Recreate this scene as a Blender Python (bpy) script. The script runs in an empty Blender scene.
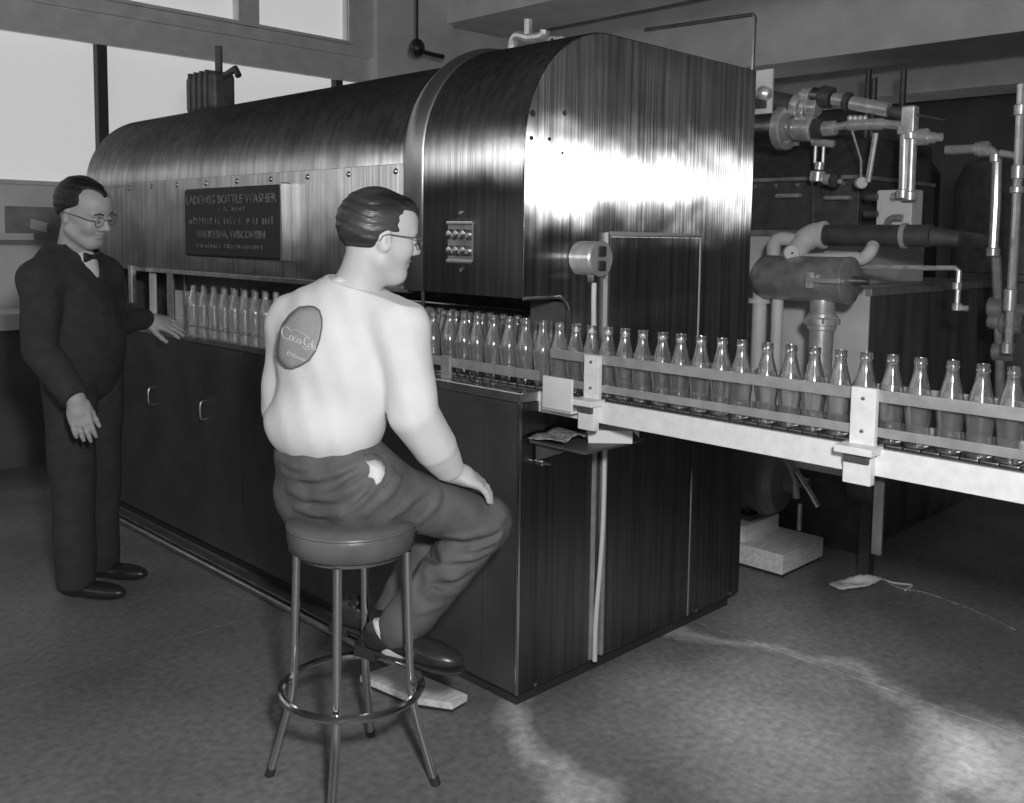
import bpy, bmesh, math, random
import numpy as np
from mathutils import Vector, Matrix
from mathutils.bvhtree import BVHTree
random.seed(7); rng = np.random.default_rng(3)
SC = bpy.context.scene; COL = SC.collection

# ---------------------------------------------------------------- camera, world, flash, exposure
FPX, PX, PY = 954.417, 512.0, 320.0          # focal length and principal point of the press camera (pixels of a 1024x803 frame)
def _d(u, v):
    a = np.array([(u-PX)/FPX, -(v-PY)/FPX, -1.0]); return a/np.linalg.norm(a)
_ax, _ay = _d(1476, 249), _d(-440, 224)
ROT = np.array([_ax, _ay, np.cross(_ax, _ay)])
CAM = np.array([-1.999, -1.969, 1.45])
def ray(u, v): return ROT @ _d(u, v)
def at(u, v, axis, val):                     # where the sight line meets the plane axis = val
    r = ray(u, v); return Vector(CAM + r*((val-CAM[axis])/r[axis]))
def dp(u, v, D):                             # point at depth D
    r = ray(u, v); return Vector(CAM + r*(D/float(r @ (ROT @ np.array([0, 0, -1.0])))))
RT = Vector((.710, -.704, 0)).normalized(); FW = Vector((.706, .708, 0)).normalized(); UP = Vector((0, 0, 1))
camd = bpy.data.cameras.new('camera'); cam = bpy.data.objects.new('camera', camd); COL.objects.link(cam)
camd.sensor_fit = 'HORIZONTAL'; camd.sensor_width = 36; camd.lens = FPX/1024*36
camd.shift_y = -(401.5-PY)/1024; camd.clip_start = .05; camd.clip_end = 100
M4 = Matrix([list(ROT[i])+[CAM[i]] for i in range(3)]+[[0, 0, 0, 1]]); cam.matrix_world = M4
SC.camera = cam

W = bpy.data.worlds.new('room_light'); SC.world = W; W.use_nodes = True
W.node_tree.nodes['Background'].inputs[0].default_value = (1, 1, 1, 1)
W.node_tree.nodes['Background'].inputs[1].default_value = 1.5
fl = bpy.data.lights.new('flash', 'POINT'); fl.energy = 240; fl.shadow_soft_size = .10
flo = bpy.data.objects.new('flash', fl); COL.objects.link(flo)
flo.location = Vector(CAM) + RT*.22 - FW*.05 + UP*.38
SC.view_settings.view_transform = 'Standard'; SC.view_settings.look = 'None'
SC.view_settings.exposure = 0; SC.view_settings.gamma = 1; SC.view_settings.use_curve_mapping = False

# ---------------------------------------------------------------- materials
MT = {}
def mat(name, g, rough=.6, metal=0., var=0., scale=8., bump=0., bscale=60., stretch=None, aniso=0., tangent=None, alpha=None, spec=.5, emit=0.):
    if name in MT: return MT[name]
    m = bpy.data.materials.new(name); m.use_nodes = True; nt = m.node_tree; n = nt.nodes; L = nt.links
    b = n['Principled BSDF']; b.inputs['Base Color'].default_value = (g, g, g, 1)
    b.inputs['Roughness'].default_value = rough; b.inputs['Metallic'].default_value = metal
    b.inputs['Specular IOR Level'].default_value = spec
    co = n.new('ShaderNodeTexCoord'); mp = n.new('ShaderNodeMapping'); L.new(co.outputs['Object'], mp.inputs[0])
    if stretch: mp.inputs['Scale'].default_value = stretch
    if var:
        t = n.new('ShaderNodeTexNoise'); t.inputs['Scale'].default_value = scale; t.inputs['Detail'].default_value = 5
        r = n.new('ShaderNodeMapRange'); r.inputs[1].default_value = .3; r.inputs[2].default_value = .7
        r.inputs[3].default_value = g*(1-var); r.inputs[4].default_value = g*(1+var)
        L.new(mp.outputs[0], t.inputs['Vector']); L.new(t.outputs[0], r.inputs[0]); L.new(r.outputs[0], b.inputs['Base Color'])
    if bump:
        t2 = n.new('ShaderNodeTexNoise'); t2.inputs['Scale'].default_value = bscale; t2.inputs['Detail'].default_value = 3
        bp = n.new('ShaderNodeBump'); bp.inputs['Strength'].default_value = bump; bp.inputs['Distance'].default_value = .01
        L.new(mp.outputs[0], t2.inputs['Vector']); L.new(t2.outputs[0], bp.inputs['Height']); L.new(bp.outputs[0], b.inputs['Normal'])
    if aniso:
        b.inputs['Anisotropic'].default_value = aniso
        c = n.new('ShaderNodeCombineXYZ')
        for i in range(3): c.inputs[i].default_value = tangent[i]
        L.new(c.outputs[0], b.inputs['Tangent'])
    if emit:
        b.inputs['Emission Color'].default_value = (1, 1, 1, 1); b.inputs['Emission Strength'].default_value = emit
    MT[name] = m; return m
def steel(name, g, tangent, rough=.43, an=-.79, streak=.40, wave=.35):
    # sheet steel brushed up and down: streaks in tone, a faint waviness of the sheet, highlights drawn out sideways
    m = bpy.data.materials.new(name); m.use_nodes = True; nt = m.node_tree; n = nt.nodes; L = nt.links
    n.remove(n['Principled BSDF']); b = n.new('ShaderNodeBsdfAnisotropic'); b.distribution = 'BECKMANN'; L.new(b.outputs[0], n['Material Output'].inputs[0])
    b.inputs['Anisotropy'].default_value = an; b.inputs['Roughness'].default_value = rough
    tg = n.new('ShaderNodeCombineXYZ')
    for i in range(3): tg.inputs[i].default_value = tangent[i]
    L.new(tg.outputs[0], b.inputs['Tangent'])
    co = n.new('ShaderNodeTexCoord')
    def noise(sc, scale, det):
        mp = n.new('ShaderNodeMapping'); mp.inputs['Scale'].default_value = sc; L.new(co.outputs['Object'], mp.inputs[0])
        t = n.new('ShaderNodeTexNoise'); t.inputs['Scale'].default_value = scale; t.inputs['Detail'].default_value = det; L.new(mp.outputs[0], t.inputs['Vector']); return t.outputs[0]
    def rmap(v, lo, hi, a=.3, c=.7):
        r = n.new('ShaderNodeMapRange'); L.new(v, r.inputs[0])
        for i, q in enumerate((a, c, lo, hi)): r.inputs[i+1].default_value = q
        return r.outputs[0]
    a = rmap(noise((1, 1, .03), 45, 4), 1-streak, 1+streak); c = rmap(noise((1, 1, .35), 3, 3), g*.82, g*1.18)
    mu = n.new('ShaderNodeMath'); mu.operation = 'MULTIPLY'; L.new(a, mu.inputs[0]); L.new(c, mu.inputs[1]); L.new(mu.outputs[0], b.inputs['Color'])
    b1 = n.new('ShaderNodeBump'); b1.inputs['Strength'].default_value = wave; b1.inputs['Distance'].default_value = .02; L.new(noise((1, 1, .8), 4.5, 1.5), b1.inputs['Height'])
    b2 = n.new('ShaderNodeBump'); b2.inputs['Strength'].default_value = .25; b2.inputs['Distance'].default_value = .006
    L.new(noise((1, 1, .012), 130, 3), b2.inputs['Height']); L.new(b1.outputs[0], b2.inputs['Normal'])
    L.new(b2.outputs[0], b.inputs['Normal']); return m
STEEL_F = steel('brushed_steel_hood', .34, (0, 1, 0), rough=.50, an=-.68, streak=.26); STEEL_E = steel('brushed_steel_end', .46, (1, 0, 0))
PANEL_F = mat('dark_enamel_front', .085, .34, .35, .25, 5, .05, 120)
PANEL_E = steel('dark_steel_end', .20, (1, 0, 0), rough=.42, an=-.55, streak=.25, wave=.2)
CHROME = mat('chrome', .62, .17, 1)
WORN = mat('worn_steel', .42, .36, 1, .25, 20)
TABLE = mat('table_steel', .72, .2, 1, .2, 12)
DARK = mat('dark_void_paint', .06, .7, 0, .2, 10)
IRON = mat('dark_iron', .11, .5, .4, .3, 14)
CAST = mat('cast_iron_grey', .34, .36, .35, .25, 18, .1, 80)
PIPE = mat('galvanised_pipe', .70, .32, .55, .2, 25)
PALE = mat('pale_painted_metal', .68, .55, 0, .14, 6, .05, 30)
STREAKED = mat('streaked_dark_metal', .12, .6, .2, .55, 6, .1, 40, (1.4, 1.4, .25))  # dark metal with random upright streaks
WHITEP = mat('white_enamel_chipped', .72, .42, 0, .08, 40, .05, 40)
RAIL = mat('guide_rail_metal', .42, .35, .45, .15, 30)
CHAIN = mat('chain_plate', .3, .3, 1, .3, 40)
WOOD = mat('pale_wood', .72, .7, 0, .18, 10, .08, 30, (1, 6, 6))
PAPER = mat('white_paper', .7, .8, 0, .06, 20)
NEWS = mat('newspaper', .26, .8, 0, .8, 90)
CABLE = mat('pale_cable', .6, .5)
RUBBER = mat('black_rubber', .035, .5)
BLACKP = mat('black_plastic', .03, .35)
PLATE = mat('black_nameplate', .022, .6, 0, .2, 40)
LETTER = mat('worn_raised_letter', .17, .6, 0, .6, 60)
WALLP = mat('plaster_wall', .80, .8, 0, .08, 4, .05, 20)
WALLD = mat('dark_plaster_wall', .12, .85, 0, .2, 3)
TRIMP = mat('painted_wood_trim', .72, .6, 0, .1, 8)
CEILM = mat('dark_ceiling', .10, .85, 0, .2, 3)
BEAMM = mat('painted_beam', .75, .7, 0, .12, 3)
PANE = mat('daylit_frosted_pane', .5, .4, 0, 0, emit=.44)
SKIN = mat('skin', .56, .5, 0, .05, 30, .03, 200)
SKIN2 = mat('tanned_skin', .47, .5, 0, .08, 30, .03, 200)
HAIRD = mat('dark_hair', .045, .36, 0, .8, 10, .25, 110, (.3, .3, 1.6))
HAIRB = mat('black_hair', .018, .45, 0, .3, 8, .5, 120)
SHIRT = mat('white_cotton', .74, .85, 0, .05, 12, .12, 45)
TROUS = mat('dark_twill', .11, .75, 0, .25, 14, .15, 70)
WOOL = mat('black_wool', .042, .9, 0, .2, 20, .1, 120)
SHOE = mat('black_leather', .03, .3, 0, .2, 20)
VINYL = mat('brown_vinyl', .12, .38, 0, .3, 9, .08, 60)
PATCHM = mat('grey_patch', .33, .8, 0, .06, 30)
PATCHE = mat('patch_border', .14, .8)
PATCHW = mat('white_thread', .60, .8)

def glass_mat(name, tr):
    m = bpy.data.materials.new(name); m.use_nodes = True; nt = m.node_tree; n = nt.nodes
    b = n['Principled BSDF']; b.inputs['Base Color'].default_value = (.93, .93, .93, 1); b.inputs['Roughness'].default_value = .09
    b.inputs['Transmission Weight'].default_value = tr; b.inputs['IOR'].default_value = 1.65
    return m
GLASS = glass_mat('bottle_glass', .955); GLASS_PALE = glass_mat('paler_bottle_glass', .92); GLASS_MILKY = glass_mat('milky_bottle_glass', .80)  # the latter two transmit less, so these bottles look whiter
def lens_mat():
    m = bpy.data.materials.new('spectacle_lens'); m.use_nodes = True; nt = m.node_tree; n = nt.nodes; L = nt.links
    n.remove(n['Principled BSDF']); o = n['Material Output']
    tr = n.new('ShaderNodeBsdfTransparent'); gl = n.new('ShaderNodeBsdfGlossy'); gl.inputs['Roughness'].default_value = .05
    mx = n.new('ShaderNodeMixShader'); mx.inputs[0].default_value = .10
    L.new(tr.outputs[0], mx.inputs[1]); L.new(gl.outputs[0], mx.inputs[2]); L.new(mx.outputs[0], o.inputs[0])
    return m
LENS = lens_mat()
def floor_mat():
    m = bpy.data.materials.new('stained_concrete_flare'); m.use_nodes = True; nt = m.node_tree; n = nt.nodes; L = nt.links
    b = n['Principled BSDF']; g = n.new('ShaderNodeNewGeometry')
    def noise(s, d=6, off=0):
        t = n.new('ShaderNodeTexNoise'); t.inputs['Scale'].default_value = s; t.inputs['Detail'].default_value = d
        mp = n.new('ShaderNodeMapping'); mp.inputs['Location'].default_value = (off, off*.7, 0)
        L.new(g.outputs['Position'], mp.inputs[0]); L.new(mp.outputs[0], t.inputs['Vector']); return t
    def math_(op, a, c=None, cl=False):
        q = n.new('ShaderNodeMath'); q.operation = op; q.use_clamp = cl
        for i, v in enumerate((a, c)):
            if v is None: continue
            if isinstance(v, (int, float)): q.inputs[i].default_value = v
            else: L.new(v, q.inputs[i])
        return q.outputs[0]
    def rng_(v, a, b_, c, d):
        r = n.new('ShaderNodeMapRange'); r.clamp = True
        L.new(v, r.inputs[0])
        for i, x in enumerate((a, b_, c, d)): r.inputs[i+1].default_value = x
        return r.outputs[0]
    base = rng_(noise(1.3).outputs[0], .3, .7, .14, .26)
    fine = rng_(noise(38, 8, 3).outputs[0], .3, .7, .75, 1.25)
    col = math_('MULTIPLY', base, fine)
    warp = noise(1.7, 7, 11)
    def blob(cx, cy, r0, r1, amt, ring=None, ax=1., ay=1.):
        # pale spot with an irregular outline: dried stains, plus one painted flare
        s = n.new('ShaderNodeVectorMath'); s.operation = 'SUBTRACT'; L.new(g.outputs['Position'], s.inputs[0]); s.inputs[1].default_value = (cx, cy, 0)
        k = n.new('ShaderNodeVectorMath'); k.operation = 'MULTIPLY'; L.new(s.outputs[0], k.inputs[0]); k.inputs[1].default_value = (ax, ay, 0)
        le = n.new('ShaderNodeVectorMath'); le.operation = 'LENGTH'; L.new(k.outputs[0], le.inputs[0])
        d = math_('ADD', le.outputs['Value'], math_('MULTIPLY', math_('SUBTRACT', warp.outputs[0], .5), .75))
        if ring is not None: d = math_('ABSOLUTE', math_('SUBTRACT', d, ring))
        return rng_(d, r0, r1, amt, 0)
    for a in STAINS_FLARE: col = math_('ADD', col, math_('MULTIPLY', blob(*a), fine))
    c = n.new('ShaderNodeCombineXYZ')
    for i in range(3): L.new(col, c.inputs[i])
    L.new(c.outputs[0], b.inputs['Base Color']); L.new(rng_(noise(3, 4, 7).outputs[0], .3, .7, .35, .7), b.inputs['Roughness'])
    bp = n.new('ShaderNodeBump'); bp.inputs['Strength'].default_value = .12; bp.inputs['Distance'].default_value = .01
    L.new(noise(70, 4).outputs[0], bp.inputs['Height']); L.new(bp.outputs[0], b.inputs['Normal'])
    return m
STAINS_FLARE = [(.42, -.45, .0, .08, .34, .64), (.52, -.62, .05, .60, .42), (1.15, -.32, .05, .50, .22), (.80, -1.24, .15, .42, .80)]  # last spot paints the corner flare into the floor colour
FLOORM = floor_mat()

# ---------------------------------------------------------------- objects
ORG = {}
def tag(o, label=None, cat=None, group=None, kind=None):
    for k, v in (('label', label), ('category', cat), ('group', group), ('kind', kind)):
        if v: o[k] = v
    return o
def thing(name, loc, label, cat, group=None):
    o = bpy.data.objects.new(name, None); COL.objects.link(o); o.location = loc; o.empty_display_size = .1
    ORG[o] = Vector(loc); return tag(o, label, cat, group)
def link(name, me, parent=None, m=None, label=None):
    o = bpy.data.objects.new(name, me); COL.objects.link(o)
    if parent is not None: o.parent = parent; ORG[o] = ORG[parent]
    else: ORG[o] = Vector((0, 0, 0))
    if m and not me.materials: me.materials.append(m)
    if label: o['label'] = label
    return o
def copy_tree(src, parent=None, loc=None):
    c = src.copy(); COL.objects.link(c); c.parent = parent
    if loc is not None: c.location = loc
    for ch in src.children: copy_tree(ch, c)
    return c
def frame_of(t, hint=None):
    t = Vector(t).normalized(); h = Vector(hint) if hint is not None else (Vector((0, 0, 1)) if abs(t.z) < .9 else Vector((1, 0, 0)))
    u = h.cross(t).normalized(); return u, t.cross(u).normalized(), t
class MB:
    def __init__(s): s.v, s.f = [], []
    def add(s, vs, fs):
        o = len(s.v); s.v += [Vector(p) for p in vs]; s.f += [tuple(i+o for i in q) for q in fs]; return s
    def box(s, lo, hi):
        (a, b, c), (d, e, f) = lo, hi; a, d = sorted((a, d)); b, e = sorted((b, e)); c, f = sorted((c, f))
        return s.add([(a,b,c),(d,b,c),(d,e,c),(a,e,c),(a,b,f),(d,b,f),(d,e,f),(a,e,f)], [(3,2,1,0),(4,5,6,7),(0,1,5,4),(1,2,6,5),(2,3,7,6),(3,0,4,7)])
    def obox(s, c, ax, h):
        c = Vector(c); A = [Vector(a).normalized()*q for a, q in zip(ax, h)]
        if A[0].cross(A[1]).dot(A[2]) < 0: A[2] = -A[2]
        vs = [c+A[0]*i+A[1]*j+A[2]*k for k in (-1, 1) for i, j in ((-1,-1),(1,-1),(1,1),(-1,1))]
        return s.add(vs, [(3,2,1,0),(4,5,6,7),(0,1,5,4),(1,2,6,5),(2,3,7,6),(3,0,4,7)])
    def bar(s, p, q, w, t, hint=None):      # rectangular bar from p to q
        p, q = Vector(p), Vector(q); u, v, d = frame_of(q-p, hint); return s.obox((p+q)/2, (u, v, d), (w/2, t/2, (q-p).length/2))
    def tube(s, pts, r, n=12, closed=False):
        pts = [Vector(p) for p in pts]; N = len(pts); rs = r if isinstance(r, (list, tuple)) else [r]*N
        u = None; vs = []
        for i in range(N):
            if closed: t = pts[(i+1) % N]-pts[i-1]
            else: t = pts[min(i+1, N-1)]-pts[max(i-1, 0)]
            t = t.normalized() if t.length > 1e-9 else Vector((0, 0, 1))
            if u is None: u, w, _ = frame_of(t)
            else:
                u = u - t*u.dot(t); u = u.normalized() if u.length > 1e-6 else frame_of(t)[0]; w = t.cross(u)
            vs += [pts[i]+(u*math.cos(a)+w*math.sin(a))*rs[i] for a in [2*math.pi*k/n for k in range(n)]]
        fs = [(i*n+k, i*n+(k+1) % n, ((i+1) % N)*n+(k+1) % n, ((i+1) % N)*n+k) for i in range(N if closed else N-1) for k in range(n)]
        if not closed: fs += [tuple(range(n))[::-1], tuple((N-1)*n+k for k in range(n))]
        return s.add(vs, fs)
    def lathe(s, prof, o=(0,0,0), axis=(0,0,1), n=24, mod=None):
        u, v, t = frame_of(axis); o = Vector(o); vs = []
        for r, z in prof:
            for k in range(n):
                a = 2*math.pi*k/n; q = r*(1+(mod(k, z) if mod else 0)); vs.append(o+t*z+(u*math.cos(a)+v*math.sin(a))*q)
        fs = [(i*n+k, i*n+(k+1) % n, (i+1)*n+(k+1) % n, (i+1)*n+k) for i in range(len(prof)-1) for k in range(n)]
        if prof[0][0] > 1e-5: fs.append(tuple(range(n))[::-1])
        if prof[-1][0] > 1e-5: fs.append(tuple((len(prof)-1)*n+k for k in range(n)))
        return s.add(vs, fs)
    def cyl(s, p, q, r, n=20, ch=.0):
        p, q = Vector(p), Vector(q); L = (q-p).length
        pr = [(r, 0), (r, L)] if not ch else [(r-ch, 0), (r, ch), (r, L-ch), (r-ch, L)]
        return s.lathe(pr, p, q-p, n)
    def prism(s, poly, f):                  # poly 2D, f(u, v, k) -> 3D for k = 0, 1
        n = len(poly); vs = [f(a, b, k) for k in (0, 1) for a, b in poly]
        return s.add(vs, [tuple(range(n))[::-1], tuple(range(n, 2*n))]+[(i, (i+1) % n, n+(i+1) % n, n+i) for i in range(n)])
    def ball(s, c, r, n=12, m=8):
        r = (r, r, r) if isinstance(r, (int, float)) else r; c = Vector(c)
        pr = [(math.sin(math.pi*i/m), -math.cos(math.pi*i/m)) for i in range(m+1)]
        o = len(s.v); s.lathe([(max(a, 1e-6), z) for a, z in pr], n=n)
        for i in range(o, len(s.v)): q = s.v[i]; s.v[i] = c+Vector((q.x*r[0], q.y*r[1], q.z*r[2]))
        return s
    def build(s, name, m, parent=None, bevel=0, smooth=35, seg=2, label=None, kind=None, tri=False):
        o0 = ORG[parent] if parent is not None else Vector((0, 0, 0))
        me = bpy.data.meshes.new(name); bm = bmesh.new()
        vs = [bm.verts.new(p-o0) for p in s.v]
        for q in s.f:
            try: bm.faces.new([vs[i] for i in q])
            except ValueError: pass
        bmesh.ops.remove_doubles(bm, verts=bm.verts, dist=1e-6)
        bmesh.ops.recalc_face_normals(bm, faces=bm.faces)
        if bevel:
            es = [e for e in bm.edges if len(e.link_faces) == 2 and e.calc_face_angle(0) > .5]
            bmesh.ops.bevel(bm, geom=es, offset=bevel, segments=seg, profile=.5, affect='EDGES', clamp_overlap=True)
        if tri: bmesh.ops.triangulate(bm, faces=[f for f in bm.faces if len(f.verts) > 4])
        bm.to_mesh(me); bm.free()
        if smooth:
            for p in me.polygons: p.use_smooth = True
            me.set_sharp_from_angle(angle=math.radians(smooth))
        o = link(name, me, parent, m, label)
        if kind: o['kind'] = kind
        if bevel and smooth: q = o.modifiers.new('normals', 'WEIGHTED_NORMAL'); q.weight = 100; q.keep_sharp = True
        return o
def arc(cx, cz, r, a0, a1, n): return [(cx+r*math.cos(math.radians(a0+(a1-a0)*i/n)), cz+r*math.sin(math.radians(a0+(a1-a0)*i/n))) for i in range(n+1)]
def bez(pts, n=10):                         # Catmull-Rom through points
    P = [Vector(p) for p in pts]; P = [P[0]*2-P[1]]+P+[P[-1]*2-P[-2]]; out = []
    for i in range(1, len(P)-2):
        for k in range(n):
            t = k/n; a, b, c, d = P[i-1:i+3]
            out.append(.5*((2*b)+(c-a)*t+(2*a-5*b+4*c-d)*t*t+(3*b-a-3*c+d)*t**3))
    return out+[P[-2]]
ORD = 'first second third fourth fifth sixth seventh eighth ninth tenth eleventh twelfth thirteenth fourteenth fifteenth sixteenth seventeenth eighteenth nineteenth twentieth'.split()
ORD += ['twenty-'+w for w in ORD[:9]]

# ================================================================ the setting
YW = 4.8
sx, sy = at(810, 662, 2, 0).x, at(150, 647, 2, 0).y         # the two joints cut in the concrete
fb = MB().box((-7, -7, -.12), (12, YW+.1, -.035)).build('floor', DARK); tag(fb, kind='structure')
for x0, x1 in ((-7, sx-2.6), (sx-2.6, sx), (sx, sx+3.2), (sx+3.2, 12)):
    for y0, y1 in ((-7, sy-3), (sy-3, sy), (sy, sy+2.4), (sy+2.4, YW)):
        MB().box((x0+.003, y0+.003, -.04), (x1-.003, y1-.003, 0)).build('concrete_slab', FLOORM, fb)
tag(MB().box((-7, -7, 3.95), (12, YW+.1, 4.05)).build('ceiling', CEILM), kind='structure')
# window wall behind the washer
zt = 2.735
ZSILL = at(20, 180, 1, YW).z
wl = MB().box((-7, YW, 0), (3.0, YW+.15, ZSILL)).box((2.95, YW, .8), (12, YW+.15, 3.95)).box((-7, YW, 3.75), (2.95, YW+.15, 3.95)).build('wall_back', WALLP)
tag(wl, kind='structure')
tag(MB().box((-7, YW-.03, 0), (2.95, YW, .78)).build('baseboard_back', WALLD), kind='structure')
tag(MB().box((-7, YW-.03, ZSILL-.03), (2.95, YW+.02, ZSILL)).build('trim_1', TRIMP, bevel=.006), kind='structure')
w1 = MB().box((-7, YW-.01, zt), (2.95, YW+.12, zt+.23)).build('window_1', TRIMP); tag(w1, kind='structure')
MB().box((-7, YW-.05, zt-.012), (2.95, YW-.01, zt+.03)).box((-7, YW-.035, zt+.2), (2.95, YW-.01, zt+.24)).build('transom_moulding', TRIMP, w1, bevel=.004)
xm = at(102, 90, 1, YW).x
for i in range(-4, 2):
    x = xm+i*1.95
    if x > 2.9: continue
    MB().box((x-.035, YW-.02, ZSILL), (x+.035, YW+.09, zt)).build('mullion', mat('dark_window_bar', .05, .6), w1, bevel=.004)
    MB().box((x+.035, YW+.05, ZSILL), (min(x+1.915, 2.95), YW+.06, zt)).build('pane', PANE, w1)
x1, x2, x3, x4 = at(236, 15, 1, YW).x, at(257, 15, 1, YW).x, at(347, 30, 1, YW).x, 2.95
w2 = MB().box((x3, YW-.03, zt+.23), (x4+.05, YW+.1, 3.75)).build('window_2', TRIMP); tag(w2, kind='structure')
MB().box((-7, YW-.03, zt+.23), (x3, YW+.1, zt+.29)).build('bottom_rail', TRIMP, w2, bevel=.004)
MB().box((-7, YW-.06, zt+.29), (x3+.04, YW+.02, zt+.315)).build('glazing_bead', TRIMP, w2, bevel=.004)
MB().box((x3-.012, YW-.012, zt+.3), (x3+.03, YW+.05, 3.75)).build('stile_moulding', TRIMP, w2, bevel=.004)
for i in range(4):
    a = x2-i*1.35
    MB().box((a-(x2-x1), YW-.04, zt+.29), (a, YW+.1, 3.75)).build('mullion', TRIMP, w2, bevel=.006)
    MB().box((a, YW+.05, zt+.29), (a+1.35-(x2-x1) if i else x3, YW+.06, 3.75)).build('pane', PANE, w2)
pil = MB().box((3.0, YW-.08, 0), (3.86, YW+.02, 3.95)).build('wall_pilaster', WALLP, bevel=.01); tag(pil, kind='structure')
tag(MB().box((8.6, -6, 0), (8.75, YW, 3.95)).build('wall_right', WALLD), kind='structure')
tag(MB().box((-7, -7.1, 0), (12, -6.95, 3.95)).build('wall_front_unseen', WALLD), kind='structure')  # unseen dark wall added behind the camera to darken the steel's reflections
lw = MB().box((-7.1, -7, 0), (-7, YW, 2.15)).box((-7.1, -7, 3.8), (-7, YW, 3.95))
for k in range(5): lw.box((-7.1, -7+k*2.9, 2.15), (-7, -6.8+k*2.9, 3.8))
tag(lw.build('wall_left_unseen', WALLD), kind='structure')  # unseen wall added to darken the front steel; high gaps admit fill light
# ceiling beams along the room
bX = at(447, 24, 1, YW-.08)
for xa, xb, z in ((bX.x, bX.x+.75, bX.z), (5.2, 5.85, 2.9), (7.5, 8.1, 2.9)):
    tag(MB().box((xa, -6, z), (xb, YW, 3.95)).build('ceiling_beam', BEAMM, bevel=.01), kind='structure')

# ================================================================ bottle washer
washer = thing('bottle_washer', (.62, 1.65, 0), 'long brushed steel bottle washing machine with rounded hood and dark base', 'machine')
LW, WW = 3.37, 1.25
MB().box((.03, .03, 0), (WW-.03, LW-.03, .055)).build('toe_kick', RUBBER, washer)
base = MB().box((.012, .012, .05), (WW-.012, LW-.012, .955)).build('base_body', PANEL_F, washer)
for a, b in ((.0, .158), (.162, 1.652), (1.658, LW)):
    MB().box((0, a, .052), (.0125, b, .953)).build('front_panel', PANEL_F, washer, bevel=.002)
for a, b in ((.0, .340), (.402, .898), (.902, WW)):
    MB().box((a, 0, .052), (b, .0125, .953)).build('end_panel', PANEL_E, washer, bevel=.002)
for a in (.343, .397):
    MB().box((a-.008, -.008, .06), (a+.008, .012, .90)).build('channel_flange', RAIL, washer, bevel=.003)
MB().box((.8975, -.002, .055), (.9025, .006, .60)).build('seam_strip', RAIL, washer)
MB().box((-.003, -.003, .052), (.007, .007, .955)).build('corner_trim', CHROME, washer, bevel=.002)
for px, py in ((534, 684), (695, 610), (729, 593)):
    p = at(px, py, 1, 0); MB().cyl(p, p+Vector((0, -.006, 0)), .007, 10).build('bolt', CHROME, washer)
p = at(537, 461, 1, 0)
lt = MB().cyl(p, p+Vector((0, -.03, 0)), .012, 12, .003).build('latch', CHROME, washer)
MB().bar(p+Vector((-.012, -.03, .004)), p+Vector((.025, -.03, -.006)), .014, .012).build('latch_arm', CHROME, lt, bevel=.003)
for px, py in ((155, 396), (207, 410)):
    p = at(px, py, 0, 0)
    MB().tube(bez([p+Vector((0, 0, .04)), p+Vector((-.03, 0, .035)), p+Vector((-.03, 0, -.035)), p+Vector((0, 0, -.04))], 5), .005, 8).build('pull_handle', WORN, washer)
MB().box((0.0, 0.0, .955), (.52, LW, .985)).build('loading_table', TABLE, washer, bevel=.004)
MB().box((.035, LW-.05, .985), (.50, LW-.04, 1.30)).build('far_end_sheet', WORN, washer)
MB().box((.52, 0.012, .955), (WW-.012, LW, .985)).build('deck', IRON, washer)
MB().box((.50, .03, .985), (.51, LW-.05, 1.45)).build('inner_wall', IRON, washer)
MB().box((.05, .03, 1.40), (.51, LW-.05, 1.41)).build('inner_ceiling', DARK, washer)
def hood_profile(x0, zb, R, ztop, x1, zb2, off=0, n=20):
    return [(x0-off, zb), (x0-off, ztop-R-.004)]+[(x, z) for x, z in arc(x0+R, ztop-R, R+off, 180, 90, n)]+[(x1+off, ztop+off), (x1+off, zb2)]
def loft(stations, name, m, thick=.010):
    mb = MB(); n = len(stations[0][1])
    for y, pr in stations: mb.v += [Vector((x, y, z)) for x, z in pr]
    mb.f = [(i*n+k, i*n+k+1, (i+1)*n+k+1, (i+1)*n+k) for i in range(len(stations)-1) for k in range(n-1)]
    o = mb.build(name, m, washer)
    s = o.modifiers.new('sheet', 'SOLIDIFY'); s.thickness = thick; s.offset = 0
    return o
RH, ZT = .385, 2.088
def hp(o): return hood_profile(.004, 1.268, RH, ZT, WW, .985, o)
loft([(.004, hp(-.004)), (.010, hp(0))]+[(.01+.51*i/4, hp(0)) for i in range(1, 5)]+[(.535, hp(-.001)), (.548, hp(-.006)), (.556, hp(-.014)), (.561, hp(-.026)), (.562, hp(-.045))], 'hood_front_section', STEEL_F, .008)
loft([(.455+.105*k/8, hp(.016*math.sin(math.pi*k/8)+.001)) for k in range(9)], 'hood_bead', mat('bead_steel', .5, .38, 1), .003)
ZR, RR = 2.070, .380
def hr(o): return hood_profile(.034, 1.262, RR, ZR, WW-.03, .985, o)
loft([(.555, hr(0))]+[(.555+(LW-.575)*i/8, hr(0)) for i in range(1, 9)]+[(LW-.008, hr(-.004)), (LW-.002, hr(-.014))], 'hood_rear_section', STEEL_F, .008)
poly = hr(-.008)
MB().prism(poly, lambda a, b, k: (a, LW-.015+k*.01, b)).build('hood_far_end', STEEL_F, washer, tri=True)
seamZ = 1.69
MB().box((.022, .563, 1.262), (.032, 2.77, seamZ)).build('lower_panel', STEEL_F, washer, bevel=.002)
MB().box((.026, 2.775, 1.262), (.032, LW-.01, seamZ-.02)).build('far_panel', STEEL_F, washer, bevel=.002)
MB().box((.020, .563, 1.255), (.05, 2.77, 1.275)).build('hood_lip', WORN, washer, bevel=.003)
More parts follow.
